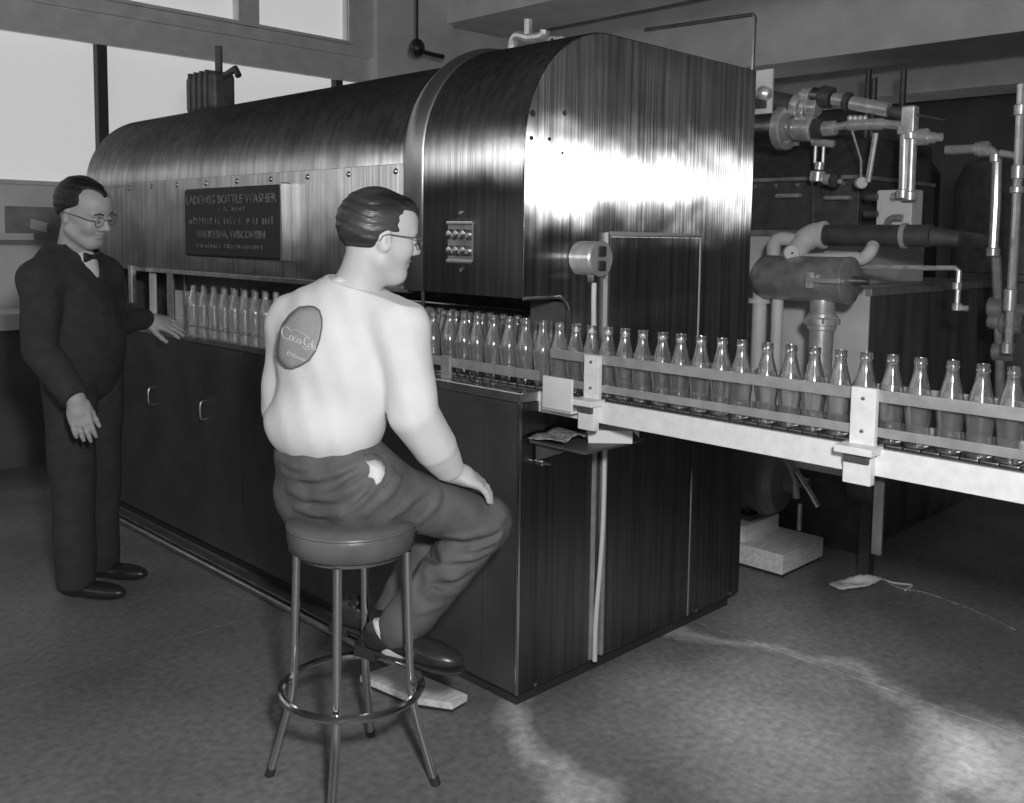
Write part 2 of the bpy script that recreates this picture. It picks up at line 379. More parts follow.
for px, py in ((129, 183), (152, 183), (177, 181), (206, 179), (237, 178.5), (271, 176), (308, 174), (349, 172.5), (396, 169.5)):
    p = at(px, py, 0, .022); p.z = seamZ-.025
    MB().lathe([(.011, 0), (.010, .004), (.006, .008), (0, .009)], p, (-1, 0, 0), 10).build('rivet', WORN, washer)
# end plate with the outlet notch
notch = arc(.203-.055, 1.268-.055, .055, 0, 90, 8)
outer = [(.203, .985)]+notch+[(.006, 1.268)]+[(x, z) for x, z in hood_profile(.006, 1.268, RH-.002, ZT-.002, WW, .985, 0, 24)[1:]]
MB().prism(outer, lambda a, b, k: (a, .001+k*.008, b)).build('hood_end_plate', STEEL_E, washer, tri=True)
lip = [Vector((.203, -.001, .99))]+[Vector((a, -.001, b)) for a, b in notch]+[Vector((.006, -.001, 1.268))]
MB().tube(lip, .006, 8).build('outlet_lip', CHROME, washer)
MB().box((.203, .0, .985), (.208, .16, 1.25)).build('outlet_cheek', IRON, washer)
for q, r0 in (((532, 113), .010), ((531, 138), .006), ((564, 113), .008), ((549, 139), .005), ((562, 153), .004)):
    p = at(q[0], q[1], 1, 0); MB().cyl(p+Vector((0, .002, 0)), p+Vector((0, -.004, 0)), r0, 10).build('screw', WORN, washer)
a, b = at(607, 236, 1, 0), at(699, 237, 1, 0)
dr = MB().box((a.x, -.012, .99), (b.x-.01, .002, a.z)).build('access_panel', STEEL_E, washer, bevel=.003)
MB().box((a.x-.012, -.014, .99), (a.x, .002, a.z+.012)).box((a.x, -.014, a.z), (b.x, .002, a.z+.012)).box((b.x-.01, -.014, .99), (b.x, .002, a.z)).build('panel_frame', mat('bright_edge', .62, .42, .5), dr, bevel=.003)
# round double outlet with its cable
oc = at(579, 258, 1, 0); oc.y = 0
ob = MB().cyl(oc, oc+Vector((0, -.085, 0)), .052, 28, .004).build('outlet_box', PIPE, washer)
MB().cyl(oc+Vector((0, -.085, 0)), oc+Vector((0, -.091, 0)), .055, 28, .002).build('outlet_face', CAST, ob)
for dz in (.022, -.022):
    MB().obox(oc+Vector((0, -.094, dz)), ((1, 0, 0), (0, 1, 0), (0, 0, 1)), (.017, .005, .016)).build('socket', RUBBER, ob, bevel=.006)
MB().obox(oc+Vector((.0, -.06, -.062)), ((1, 0, 0), (0, 1, 0), (0, 0, 1)), (.014, .014, .012)).build('cable_clamp', WORN, ob, bevel=.003)
c0 = oc+Vector((.005, -.06, -.06))
MB().tube(bez([c0, c0+Vector((.0, .0, -.10)), c0+Vector((.035, .02, -.26)), Vector((.33, -.022, 1.0)), Vector((.345, -.03, .92)), Vector((.375, -.016, .80)), Vector((.376, -.016, .5)), Vector((.352, -.016, .20)), Vector((.345, -.02, .06))], 8), .008, 10).build('power_cable', CABLE, washer)
# push-button plate
a, b = at(449, 223, 0, 0), at(475, 262, 0, 0)
sp = MB().box((-.006, a.y, b.z), (.006, b.y, a.z)).build('switch_plate', WORN, washer, bevel=.002)
fr = .012
MB().box((-.012, b.y, a.z-.006), (.0, a.y, a.z+.006)).box((-.012, b.y, b.z-.006), (.0, a.y, b.z+.006)).box((-.012, b.y-.006, b.z), (.0, b.y+.004, a.z)).build('plate_frame', CHROME, sp, bevel=.002)
for r in (0, 1):
    for c in (0, 1, 2):
        y = a.y+(b.y-a.y)*(.2+.27*c); z = a.z+(b.z-a.z)*(.30+.42*r)
        MB().lathe([(.016, 0), (.017, .01), (.012, .018), (0, .021)], (-.006, y, z), (-1, 0, 0), 14).build('push_button', CHROME, sp)
for px, py in ((461, 213), (462, 270)):
    p = at(px, py, 0, 0); MB().cyl(p, p+Vector((-.005, 0, 0)), .006, 8).build('screw', WORN, washer)
# nameplate with raised lettering
y0, y1, z1, z0 = at(190, 190, 0, .01).y, at(287, 187, 0, .01).y, 1.640, 1.345
npl = MB().box((-.020, y1, z0), (.022, y0, z1)).build('nameplate', PLATE, washer, bevel=.012, seg=3)
MB().box((-.024, y1-.012, z0-.006), (.022, y1, z1+.006)).build('nameplate_edge', CHROME, npl, bevel=.005)
def text_mesh(s, size):
    cu = bpy.data.curves.new('lettering', 'FONT'); cu.body = s; cu.size = size; cu.extrude = .003; cu.align_x = 'CENTER'; cu.resolution_u = 2
    o = bpy.data.objects.new('lettering', cu); COL.objects.link(o); dg = bpy.context.evaluated_depsgraph_get()
    me = bpy.data.meshes.new_from_object(o.evaluated_get(dg)); bpy.data.objects.remove(o); bpy.data.curves.remove(cu); return me
yc = (y0+y1)/2
def lettering(s, size, z, wmax):
    me = text_mesh(s, size); xs = [v.co.x for v in me.vertices]; k = wmax/(max(xs)-min(xs))
    for v in me.vertices: v.co = Vector((-.0205-v.co.z, yc-v.co.x*k, z+v.co.y))-ORG[washer]
    return link('lettering', me, npl, LETTER)
wpl = y0-y1
lettering('LADEWIG BOTTLE WASHER', .052, 1.572, wpl*.93)
lettering('WAUKESHA, WISCONSIN', .046, 1.428, wpl*.72)
ms = MB()
for z, w, h in ((1.54, .34, .020), (1.485, .88, .036), (1.385, .7, .018)):       # worn lines that can no longer be read
    k = 0; x = -w/2
    while x < w/2:
        lw = random.uniform(.010, .022); gap = random.random() < .16
        if not gap:
            hh = h*random.uniform(.6, 1)
            ms.box((-.0225, yc-(x)*wpl, z), (-.0195, yc-(x*wpl+.004), z+hh))
            if random.random() < .6: ms.box((-.0225, yc-x*wpl, z+hh*random.choice((0, .45, .85))), (-.0195, yc-x*wpl-lw*.8, z+hh*random.choice((0, .45, .85))+.004))
        x += (lw+.008)/wpl
ms.build('worn_lettering', LETTER, npl, kind='stuff')
# loading side fittings
for px in (132,):
    p = at(px, 290, 0, -.02); MB().box((-.03, p.y-.02, 1.10), (-.005, p.y+.02, 1.285)).build('guide_post', WORN, washer, bevel=.004)
for px, x, w_, mm in ((152, .06, .06, PALE), (170, .16, .07, WORN), (184, .20, .012, CHROME)):
    p = at(px, 300, 0, x); MB().box((x, p.y-w_/2, .985), (x+.012, p.y+w_/2, 1.25)).build('divider', mm, washer, bevel=.002)
MB().box((.33, .7, .985), (.335, 3.0, 1.14)).build('backing_strip', PALE, washer)  # made pale so the bottles standing before it look brighter
p0, p1 = at(427, 358, 0, .05), at(545, 378, 0, .05)
MB().box((.044, -.03, 1.022), (.05, 1.1, 1.052)).build('guard_bar', RAIL, washer, bevel=.002)
for px in (448,):
    p = at(px, 370, 0, .044); MB().box((.03, p.y-.022, .985), (.044, p.y+.022, 1.06)).build('guard_post', RAIL, washer, bevel=.003)
p = at(423, 340, 0, .03); MB().tube([(.03, p.y, .985), (.03, p.y, 1.28)], .006, 8).build('opening_rod', CHROME, washer)
MB().tube([(.33, .02, 1.15), (.33, 1.2, 1.15)], .008, 8).build('rear_guide_rod', CHROME, washer)
MB().tube([(.33, .02, 1.20), (.33, 1.2, 1.20)], .008, 8).build('rear_guide_rod', CHROME, washer)

# toe rail on the floor along the front
tr = thing('floor_rail', (-.07, 1.4, 0), 'low steel rail on the floor along the washer\'s dark front', 'rail')
MB().box((-.075, .45, 0), (-.03, LW-.2, .03)).build('rail_bar', WORN, tr, bevel=.006)
MB().tube([(-.095, .47, .016), (-.095, LW-.2, .016)], .014, 10).build('round_rail', WORN, tr)

# ================================================================ conveyor
conv = thing('bottle_conveyor', (.14, -.8, .92), 'white enamelled bottle conveyor with twin guide rails leaving the washer', 'conveyor')
YE = -1.95
XC = .14
ZC = .992
MB().box((.080, YE, .921), (.092, .02, .984)).build('side_channel', WHITEP, conv, bevel=.003)
MB().box((.188, YE, .921), (.200, -.012, .984)).build('side_channel', WHITEP, conv, bevel=.003)
MB().box((.092, YE, .93), (.188, -.012, .945)).build('bed_plate', IRON, conv)
MB().box((.092, YE, ZC-.018), (.188, -.012, ZC-.006)).build('wear_strip', DARK, conv)
lk = None
for i in range(62):
    y = YE+.02+i*.0405
    if y > .55: break
    if lk is None: lk = MB().box((XC-.041, -.0185, -.006), (XC+.041, .0185, 0)).box((XC-.02, .0185, -.005), (XC+.02, .0215, -.001)).build('chain_link', CHAIN, None, bevel=.0015); me = lk.data; bpy.data.objects.remove(lk)
    o = link('chain_link', me, conv); o.location = Vector((0, y, ZC))-ORG[conv]
for z, h, t in ((1.088, .028, .008), (1.008, .022, .008)):
    MB().box((.092, YE, z), (.092+t, -.03, z+h)).build('guide_rail', RAIL, conv, bevel=.002)
    MB().box((.182, YE, z), (.182+t, -.03, z+h)).build('guide_rail', RAIL, conv, bevel=.002)
def bracket(yc_, w_, ztop):
    b = MB().box((.074, yc_-w_/2, .985), (.092, yc_+w_/2, ztop)).build('rail_bracket', WHITEP, conv, bevel=.003)
    MB().box((.030, yc_-w_*.75, .972), (.092, yc_+w_*.75, .990)).build('bracket_foot', WHITEP, b, bevel=.003)
    MB().box((.055, yc_-w_*.55, .90), (.080, yc_+w_*.55, .974)).build('clamp_block', WHITEP, b, bevel=.003)
    MB().box((.046, yc_-w_*.5, .950), (.079, yc_+w_*.5, .971)).build('clamp_jaw', IRON, b, bevel=.003)
    for z in (1.02, 1.095): MB().lathe([(.005, 0), (.004, .003), (0, .004)], (.074, yc_, z), (-1, 0, 0), 10).build('rivet', WORN, b)
    return b
yb1, yb2 = at(592, 385, 0, .08).y, at(863, 430, 0, .08).y
bracket(yb1, .055, 1.115); bracket(yb2, .06, 1.12)
for y in (-1.75,):
    for x in (.10, .18): MB().box((x-.02, y-.02, 0), (x+.02, y+.02, .93)).build('leg', IRON, conv, bevel=.003)
MB().box((.14, yb2-.028, .72), (.150, yb2-.004, .925)).build('support_strap', IRON, conv, bevel=.003)
a, b = at(543, 390, 0, .03), at(573, 390, 0, .03)
tp = MB().box((.026, b.y, .945), (.034, a.y, 1.045)).build('transfer_plate', PALE, conv, bevel=.004)
MB().box((.026, b.y, .945), (.09, a.y, .953)).build('plate_foot', PALE, tp, bevel=.002)
# shelf with papers under the transfer plate
shf = thing('bracket_shelf', (.12, -.06, .88), 'small dark steel shelf under the conveyor end at the cabinet corner', 'shelf')
bx = thing('folded_carton', (.26, -.13, .896), 'flattened white carton lying at the right end of the small shelf', 'carton')
c = at(609, 434, 1, -.175); ORG[bx] = bx.location = c-UP*.02
MB().obox(c, (RT, FW, UP), (.066, .045, .020)).build('carton_body', PAPER, bx, bevel=.003)
MB().add([c+RT*.066-FW*.045+UP*.02, c+RT*.066+FW*.045+UP*.02, c+RT*.085-FW*.03+UP*.024, c+RT*.086-FW*.04-UP*.004], [(0, 2, 1), (0, 3, 2)]).build('carton_flap', PAPER, bx)
ZSH = c.z-.0205
MB().box((.03, -.23, ZSH-.008), (.32, -.009, ZSH)).build('shelf_plate', IRON, shf, bevel=.002)
for x in (.06, .29): MB().prism([(0, 0), (-.15, 0), (0, -.06)], lambda u, v, k, x=x: (x+k*.006, -.009+u, ZSH-.008+v)).build('shelf_bracket', IRON, shf)
nw = thing('folded_newspaper', (.07, -.12, .896), 'crumpled folded newspaper on the small shelf beside the white carton', 'newspaper')
mb = MB(); N = 14
for i in range(N+1):
    for j in range(9):
        u, v = i/N, j/8
        mb.v.append(Vector((.02+.13*u, -.012-.13*v, ZSH+.004+.010*abs(math.sin(5*u+2*v))*(.4+v)+.003*random.random()+.012*u)))
mb.f = [(i*9+j, i*9+j+1, (i+1)*9+j+1, (i+1)*9+j) for i in range(N) for j in range(8)]
o = mb.build('sheets', NEWS, nw); sm = o.modifiers.new('s', 'SOLIDIFY'); sm.thickness = .003

# ================================================================ bottles
def bottle_mesh():
    out = [(.0, .004), (.022, .003), (.0265, 0), (.0285, .006), (.0288, .016), (.0265, .034), (.0255, .046), (.0265, .060), (.0292, .078), (.0302, .092), (.0295, .104), (.0268, .118), (.0225, .136), (.0180, .153), (.0148, .167), (.0132, .178), (.0130, .183), (.0146, .185), (.0150, .189), (.0134, .192), (.0142, .196), (.0138, .200), (.0105, .2005)]
    inn = [(.0098, .197), (.0102, .180), (.0120, .166), (.0152, .152), (.0198, .135), (.0240, .117), (.0268, .103), (.0275, .092), (.0264, .078), (.0238, .060), (.0228, .046), (.0238, .034), (.0258, .016), (.0245, .010), (.012, .0085), (0, .0085)]
    prof = [(max(r, 1e-6), z) for r, z in out+inn]
    mb = MB(); no = len(out); cnt = [0]
    def mod(k, z): return (.012 if k % 2 else -.012) if .028 < z < .08 or .11 < z < .14 else 0
    mb.lathe(prof, n=28, mod=mod); o = mb.build('bottle', GLASS, smooth=50); me = o.data; bpy.data.objects.remove(o); return me
BOT = bottle_mesh(); BOT_PALE = BOT.copy(); BOT_PALE.materials[0] = GLASS_PALE; BOT_MILKY = BOT.copy(); BOT_MILKY.materials[0] = GLASS_MILKY
def bottle(p, label, group):
    o = link('glass_bottle', BOT_MILKY if 'loading' in group else BOT_PALE if 'open conveyor' not in group else BOT); o.location = p; o.rotation_euler.z = random.uniform(0, 6.28); tag(o, label, 'bottle', group)
ys = []
for i, (px, py) in enumerate([(583,325),(593,327),(612,327),(630,329),(643,330),(663,332),(681,334),(702,336),(724,338),(742,341),(769,342),(791,345),(815,347),(842,350),(867,352),(893,355),(921,358),(953,362),(985,365),(1015,368)]):
    ys.append(at(px, py, 0, XC).y)
for i in range(len(ys)-2, -1, -1): ys[i] = max(ys[i], ys[i+1]+.0615)
for i, y in enumerate(ys):
    bottle((XC+random.uniform(-.004, .004), y, ZC), ORD[i]+' clear glass bottle on the open conveyor counting from the cabinet end', 'bottles riding the open conveyor')
y = ys[0]+.066; i = 0
while y < .50:
    bottle((XC+random.uniform(-.004, .004), y, ZC), ORD[i]+' clear bottle inside the washer\'s outlet opening, front row from the cabinet corner', 'bottles in the outlet opening'); y += .066+random.uniform(0, .012); i += 1
for j, (row, n_, yy) in enumerate((('middle', 11, .05), ('back', 11, .08))):
    for i in range(n_):
        if row == 'middle' and False: continue
        bottle((.215+.068*j, yy+.018+i*.0665, .985), ORD[i]+' clear bottle of the '+row+' row in the outlet opening, from the corner', 'bottles in the outlet opening')
y = .58; i = 0
while y < .93:
    bottle((XC+.01, y, .985), ORD[i]+' clear bottle left of the upright rod in the washer opening', 'bottles left of the upright rod'); y += .068; i += 1
for i in range(9):
    y = at(197-0+i*10.2, 325+i*1.65, 2, .985).y
    bottle((.235, y, .985), ORD[i]+' bottle of the front row on the loading table from the left', 'bottles on the loading table')
for i in range(9):
    y = 2.60-i*.098
    bottle((.31, y-.03, .985), ORD[i]+' bottle of the rear row on the loading table from the left', 'bottles on the loading table')

# ================================================================ stool
SCX, SCY = -.577, .042
st = thing('bar_stool', (SCX, SCY, 0), 'chrome bar stool with dark round vinyl seat and foot ring', 'stool')
ZS = .722
c = Vector((SCX, SCY, 0))
cu = MB().lathe([(.0, ZS-.082), (.150, ZS-.082), (.161, ZS-.077), (.165, ZS-.05), (.167, ZS-.03), (.160, ZS-.010), (.12, ZS-.002), (0, ZS)], c, n=40).build('seat_cushion', VINYL, st, smooth=60)
MB().tube([c+Vector((.164*math.cos(a), .164*math.sin(a), ZS-.018)) for a in [2*math.pi*k/40 for k in range(40)]], .0045, 8, True).build('seat_piping', VINYL, cu)
MB().cyl(c+Vector((0, 0, ZS-.095)), c+Vector((0, 0, ZS-.082)), .14, 32).build('seat_pan', IRON, st)
zr = .262
base_a = [math.radians(d) for d in (131, 221, 311, 41)]
for i, a in enumerate(base_a):
    d = Vector((math.cos(a), math.sin(a), 0))
    pts = bez([c+d*.146+UP*(ZS-.09), c+d*.150+UP*.48, c+d*.156+UP*.30, c+d*.164+UP*.22, c+d*.190+UP*.12, c+d*.222+UP*.012], 5)
    lg = MB().tube(pts, .0115, 12).build('leg', CHROME, st)
    MB().tube([c+d*.219+UP*.022, c+d*.226+UP*0], .013, 12).build('rubber_foot', RUBBER, lg)
MB().tube([c+Vector((.182*math.cos(a), .182*math.sin(a), zr)) for a in [2*math.pi*k/56 for k in range(56)]], .0105, 10, True).build('foot_ring', CHROME, st)
bd = thing('foot_board', (-.15, .3, 0), 'pale flat board on the floor by the washer corner under the shoe', 'board')
MB().prism([(-.245, .47), (-.215, .24), (-.150, .125), (-.078, .135), (-.11, .46)], lambda a, b, k: (a, b, .012+k*.022)).build('board_top', WOOD, bd, bevel=.003)
MB().prism([(-.24, .465), (-.21, .245), (-.148, .135), (-.085, .142), (-.115, .455)], lambda a, b, k: (a, b, k*.013)).build('board_base', RUBBER, bd)

# ================================================================ tank, exchanger and pipework behind the conveyor
XT = 2.2
ct = at(870, 290, 0, XT); YT, ZTK = ct.y, ct.z
tank = thing('rectangular_tank', (XT+.7, YT+.6, 0), 'large rectangular metal tank with pale side and dark streaked front', 'tank')
XE = at(1000, 300, 1, YT).x
MB().box((XT+.012, YT+.012, .0), (XE, YT+1.6, ZTK-.02)).build('tank_body', STREAKED, tank)
MB().box((XT, YT, .35), (XT+.012, YT+1.6, ZTK)).build('side_sheet', PALE, tank, bevel=.003)
MB().box((XT+.002, YT, 0), (XT+.012, YT+1.6, .35)).build('lower_sheet', IRON, tank)
MB().box((XT+.012, YT, .05), (XE, YT+.012, ZTK-.03)).build('front_sheet', STREAKED, tank, bevel=.002)
MB().box((XT-.004, YT-.01, ZTK-.03), (XE+.02, YT+.02, ZTK+.006)).build('top_rim', CAST, tank, bevel=.004)
MB().box((XT+.01, YT+.02, ZTK-.02), (XE, YT+1.6, ZTK+.006)).build('tank_cover', CAST, tank)
MB().box((XT+.05, YT+.03, ZTK-.01), (XT+.4, YT+.15, ZTK+.0062)).build('cover_plate', PALE, tank, bevel=.004)

hs = thing('drive_housing', (2.9, .7, ZTK), 'dark riveted machine housing with two light handles above the pale tank', 'housing')
MB().box((2.42, .16, ZTK+.0065), (3.3, 1.5, 1.47)).build('pedestal', PALE, hs, bevel=.004)
bdy = MB().box((2.40, .12, 1.47), (3.3, 1.9, 1.745)).build('housing_body', IRON, hs, bevel=.006)
MB().box((2.385, .10, 1.47), (2.42, 1.9, 1.50)).build('bottom_flange', CAST, hs, bevel=.004)
MB().prism([(0, 0), (.9, 0), (.9, .22), (.25, .22)], lambda u, v, k: (2.40+u, .14+k*1.7, 1.745+v)).build('sloped_cover', IRON, hs, bevel=.006)
MB().box((2.392, .115, 1.745), (3.3, 1.9, 1.765)).build('top_flange', CAST, hs, bevel=.004)
for px, py in ((790, 196), (839, 198)):
    p = at(px, py, 0, 2.40); MB().tube(bez([p+Vector((0, .055, 0)), p+Vector((-.03, .05, 0)), p+Vector((-.03, -.05, 0)), p+Vector((0, -.055, 0))], 5), .011, 8).build('lift_handle', PIPE, hs)
p = at(812, 205, 0, 2.398); MB().box((2.394, p.y-.006, 1.51), (2.402, p.y+.006, 1.74)).build('panel_seam', WORN, hs)
for k in range(9):
    MB().lathe([(.010, 0), (.008, .006), (0, .008)], (2.40, .2+k*.12, 1.725), (-1, 0, 0), 8).build('bolt', CAST, hs)

XH = 1.8
ca, cb = at(768, 282, 0, XH), at(846, 286, 0, XH); ca.z = cb.z = 1.285; ca.y += .06
hx = thing('heat_exchanger', (XH, (ca.y+cb.y)/2, .55), 'grey horizontal cylindrical strainer vessel with pressure gauge before pale tank', 'vessel')
RC = .097
MB().lathe([(.0, 0), (.06, .006), (RC-.01, .03), (RC, .06), (RC, (ca-cb).length)], ca, cb-ca, 32).build('vessel_shell', CAST, hx)
MB().lathe([(RC-.004, 0), (RC+.003, .004), (RC+.003, .02), (RC-.012, .026), (.0, .028)], cb, (0, -1, 0), 32).build('end_cover', CAST, hx)
MB().bar(cb+Vector((-RC-.012, .10, .0)), cb+Vector((-RC-.012, -.035, .0)), .035, .02).build('clamp_strap', PIPE, hx, bevel=.003)
MB().box((XH-RC-.03, cb.y+.09, 1.25), (XH-RC-.002, cb.y+.12, 1.32)).build('clamp_lug', PIPE, hx, bevel=.004)
MB().tube([cb+Vector((0, -.02, 0)), cb+Vector((0, -.09, 0)), cb+Vector((0, -.10, 0))], [.02, .018, .008], 12).build('cover_stud', WORN, hx)
pg = at(791, 253, 0, XH-.02)
gg = MB().cyl(pg+Vector((.012, .012, 0)), pg-Vector((.012, .012, 0)), .034, 24, .004).build('pressure_gauge', WHITEP, hx)
MB().cyl(pg-Vector((.011, .011, 0)), pg-Vector((.014, .014, 0)), .005, 8).build('gauge_hub', RUBBER, gg)
MB().tube([pg+Vector((0, 0, -.03)), pg+Vector((-.005, .005, -.11))], .006, 8).build('gauge_stem', PIPE, hx)
MB().ball(pg+Vector((-.045, .012, -.125)), .018).build('gauge_cock', PIPE, hx)
yf = at(822, 320, 0, XH).y
MB().lathe([(.052, 0), (.052, -.045), (.050, -.055), (.060, -.06), (.060, -.075), (.075, -.08), (.075, -.105), (.060, -.11), (.060, -.125), (.050, -.13), (.048, -.30), (.048, -.62)], (XH, yf, 1.20), n=28).build('outlet_pipe', PIPE, hx)
MB().lathe([(.078, 0), (.078, .028)], (XH, yf, 1.10), n=6).build('union_nut', PIPE, hx)
for px, r in ((759, .032), (777, .026)):
    p = at(px, 320, 0, XH+.02); MB().tube(bez([Vector((p.x+.2, p.y+.04, 1.24)), Vector((p.x+.02, p.y+.01, 1.235)), Vector((p.x, p.y, 1.19)), Vector((p.x, p.y, .55))], 6), r, 14).build('drain_pipe', PALE, hx)
MB().lathe([(.034, 0), (.05, .0), (.05, .02), (.034, .02)], at(759, 303, 0, XH+.02), n=20).build('pipe_flange', PALE, hx)

# insulated elbow and the big dark pipe
XB = 2.12
bp_ = thing('large_dark_pipe', (XB, .0, 1.48), 'large dark horizontal pipe with pale lagged elbow above the strainer vessel', 'pipe')
p0, p1 = at(822, 238, 0, XB), at(932, 240, 0, XB); p0.z = p1.z = 1.475
MB().cyl(p0, p1, .048, 24).build('pipe_run', IRON, bp_)
MB().cyl(p0+Vector((0, .008, 0)), p0+Vector((0, -.018, 0)), .064, 24, .004).build('end_flange', PALE, bp_)
f0 = at(905, 240, 0, XB); f0.z = 1.475
MB().cyl(f0+Vector((0, .012, 0)), f0+Vector((0, -.01, 0)), .056, 24, .003).build('pipe_flange', PIPE, bp_)
MB().tube(bez([p0+Vector((0, -.01, 0)), p0+Vector((-.01, .03, .0)), p0+Vector((-.05, .06, -.03)), p0+Vector((-.09, .08, -.09)), p0+Vector((-.10, .085, -.16))], 6), [.056]*13+[.05]*12, 20).build('lagged_elbow', PALE, bp_)
MB().tube(bez([p0+Vector((-.14, .16, -.14)), p0+Vector((-.13, .17, -.05)), p0+Vector((-.10, .15, -.02)), p0+Vector((-.04, .08, -.03))], 6), .032, 16).build('lagged_bend', PALE, bp_)
MB().tube(bez([Vector((XB-.10, p0.y+.06, 1.36)), at(850, 258, 0, XB-.1), at(862, 259, 0, XB-.1), at(870, 252, 0, XB-.1), at(873, 246, 0, XB-.06)], 6), .028, 16).build('lagged_branch', PALE, bp_)
MB().tube([p1+Vector((0, .02, 0)), p1+Vector((.05, -.06, -.01)), p1+Vector((.3, -.09, -.02))], [.042, .036, .034], 16).build('pipe_end', IRON, bp_)

def rod_run(name, label, cat, pts, r, fittings=(), m=PIPE, X=None):
    P = [at(u, v, 0, X) for u, v in pts]
    t = thing(name, P[-1], label, cat)
    MB().tube(P, r, 10).build('pipe_run', m, t)
    for (u, v, fr, L, d) in fittings:
        c = at(u, v, 0, X); D = {'y': Vector((0, 1, 0)), 'z': UP, 'x': Vector((1, 0, 0))}[d]
        MB().cyl(c-D*L/2, c+D*L/2, fr, 14, fr*.15).build('fitting', m, t)
    return t
rod_run('thin_pipe', 'thin pipe bent downward over the dark front of the tank', 'pipe', [(858, 266), (930, 268), (955, 268), (959, 271), (958, 290), (957, 308)], .011, [(957, 286, .018, .03, 'z'), (957, 307, .02, .03, 'z'), (961, 308, .012, .06, 'y')], X=2.08)

# overhead pipework
XO = 2.2
ov = thing('overhead_pipework', at(800, 140, 0, XO), 'cluster of valves and bright pipes above the dark housing', 'pipework')
def seg(name, a, b, r, m=PIPE, n=18, ch=.004, X=XO):
    p, q = at(a[0], a[1], 0, X), at(b[0], b[1], 0, X); return MB().cyl(p, q, r, n, ch).build(name, m, ov)
seg('vent_cylinder', (745, 128), (781, 128), .085, WORN, 28)
fl_ = seg('bright_flange', (780, 128), (789, 128), .105, PIPE, 28)
for k in range(6):
    c = at(790, 128, 0, XO); a = k*math.pi/3; c += Vector((.085*math.cos(a), 0, .085*math.sin(a)))
    MB().cyl(c, c+Vector((0, -.025, 0)), .010, 6).build('flange_bolt', PIPE, fl_)
seg('reducer', (789, 128), (795, 128), .045, CAST); seg('valve_body', (795, 128), (814, 129), .060, PIPE, 24, .008); seg('union_nut', (814, 129), (823, 129), .05, IRON, 6)
seg('pipe', (823, 129), (836, 128), .034); seg('pipe', (836, 127), (848, 125), .018); seg('pipe', (848, 125), (884, 124), .026); seg('pipe', (884, 124), (908, 126), .020)
seg('upper_pipe', (750, 96), (798, 106), .048, IRON); 
for a, b, r, m in (((795, 104), (802, 106), .060, PIPE), ((803, 106), (808, 108), .048, PIPE), ((802, 95), (811, 96), .036, PIPE), ((813, 95), (820, 96), .040, WORN), ((821, 96), (832, 98), .05, IRON), ((808, 107), (819, 108), .042, PIPE), ((833, 99), (845, 101), .030, PIPE), ((845, 101), (850, 102), .044, IRON), ((851, 103), (889, 110), .032, PIPE), ((890, 111), (908, 115), .024, IRON)):
    seg('valve_piece', a, b, r, m)
for k in range(4):
    p = at(850+k*5, 118, 0, XO); MB().ball(p, .014).build('bolt_head', PIPE, ov)
tee = at(910, 120, 0, XO); MB().box(tee-Vector((.03, .03, .06)), tee+Vector((.03, .03, .06))).build('tee_fitting', PIPE, ov, bevel=.01)
for u0, u1 in ((905, 903), (913, 910)):
    MB().cyl(at(u0, 124, 0, XO), at(u1, 196, 0, XO), .020, 14).build('vertical_pipe', PIPE, ov)
for u, v in ((904, 130), (903, 194), (911, 135), (910, 196)):
    c = at(u, v, 0, XO); MB().cyl(c-UP*.02, c+UP*.02, .029, 14, .004).build('collar', PIPE, ov)
# steam trap hanging from the valve
for u in (816, 824): MB().cyl(at(u, 143, 0, XO), at(u-1, 163, 0, XO), .008, 8).build('yoke_rod', PIPE, ov)
seg('yoke_bar', (812, 142), (834, 144), .018, PIPE); MB().cyl(at(820, 162, 0, XO), at(819, 170, 0, XO), .022, 14, .003).build('trap_neck', PIPE, ov)
MB().cyl(at(818, 171, 0, XO), at(817, 182, 0, XO), .036, 16, .006).build('trap_body', PIPE, ov)
seg('trap_valve', (824, 179), (831, 180), .026, PIPE); seg('trap_nut', (831, 180), (838, 181), .034, IRON, 6); seg('trap_stem', (838, 181), (842, 182), .012, PIPE)
c = at(861, 183, 0, XO); MB().cyl(c+Vector((.012, .012, 0)), c-Vector((.012, .012, 0)), .026, 18, .004).build('gauge', WHITEP, ov)
MB().tube([at(852, 130, 0, XO), at(861, 160, 0, XO), at(861, 178, 0, XO)], .005, 6).build('gauge_line', PIPE, ov)
MB().cyl(at(876, 133, 0, XO), at(868, 182, 0, XO), .013, 10).build('sloping_rod', PIPE, ov)
MB().tube([at(840, 98, 0, XO), at(912, 114, 0, XO), at(945, 120, 0, XO)], .006, 6).build('guy_rod', IRON, ov)

jb = thing('junction_box', at(893, 228, 0, 2.3), 'pale square valve box with small elbows above the dark pipe', 'box')
a, b = at(877, 190, 0, 2.3), at(911, 229, 0, 2.3)
MB().box((2.3, b.y, b.z), (2.42, a.y, a.z)).build('box_body', WHITEP, jb, bevel=.008)
MB().tube(bez([at(888, 229, 0, 2.28), at(888, 222, 0, 2.27), at(893, 218, 0, 2.27), at(902, 218, 0, 2.27)], 5), .016, 10).build('elbow', CAST, jb)
for u, v in ((871, 197), (871, 214), (898, 197), (908, 194)):
    p = at(u, v, 0, 2.28); MB().cyl(p+Vector((0, .03, 0)), p-Vector((0, .03, 0)), .018, 12, .003).build('stud', IRON if u < 890 else PIPE, jb)

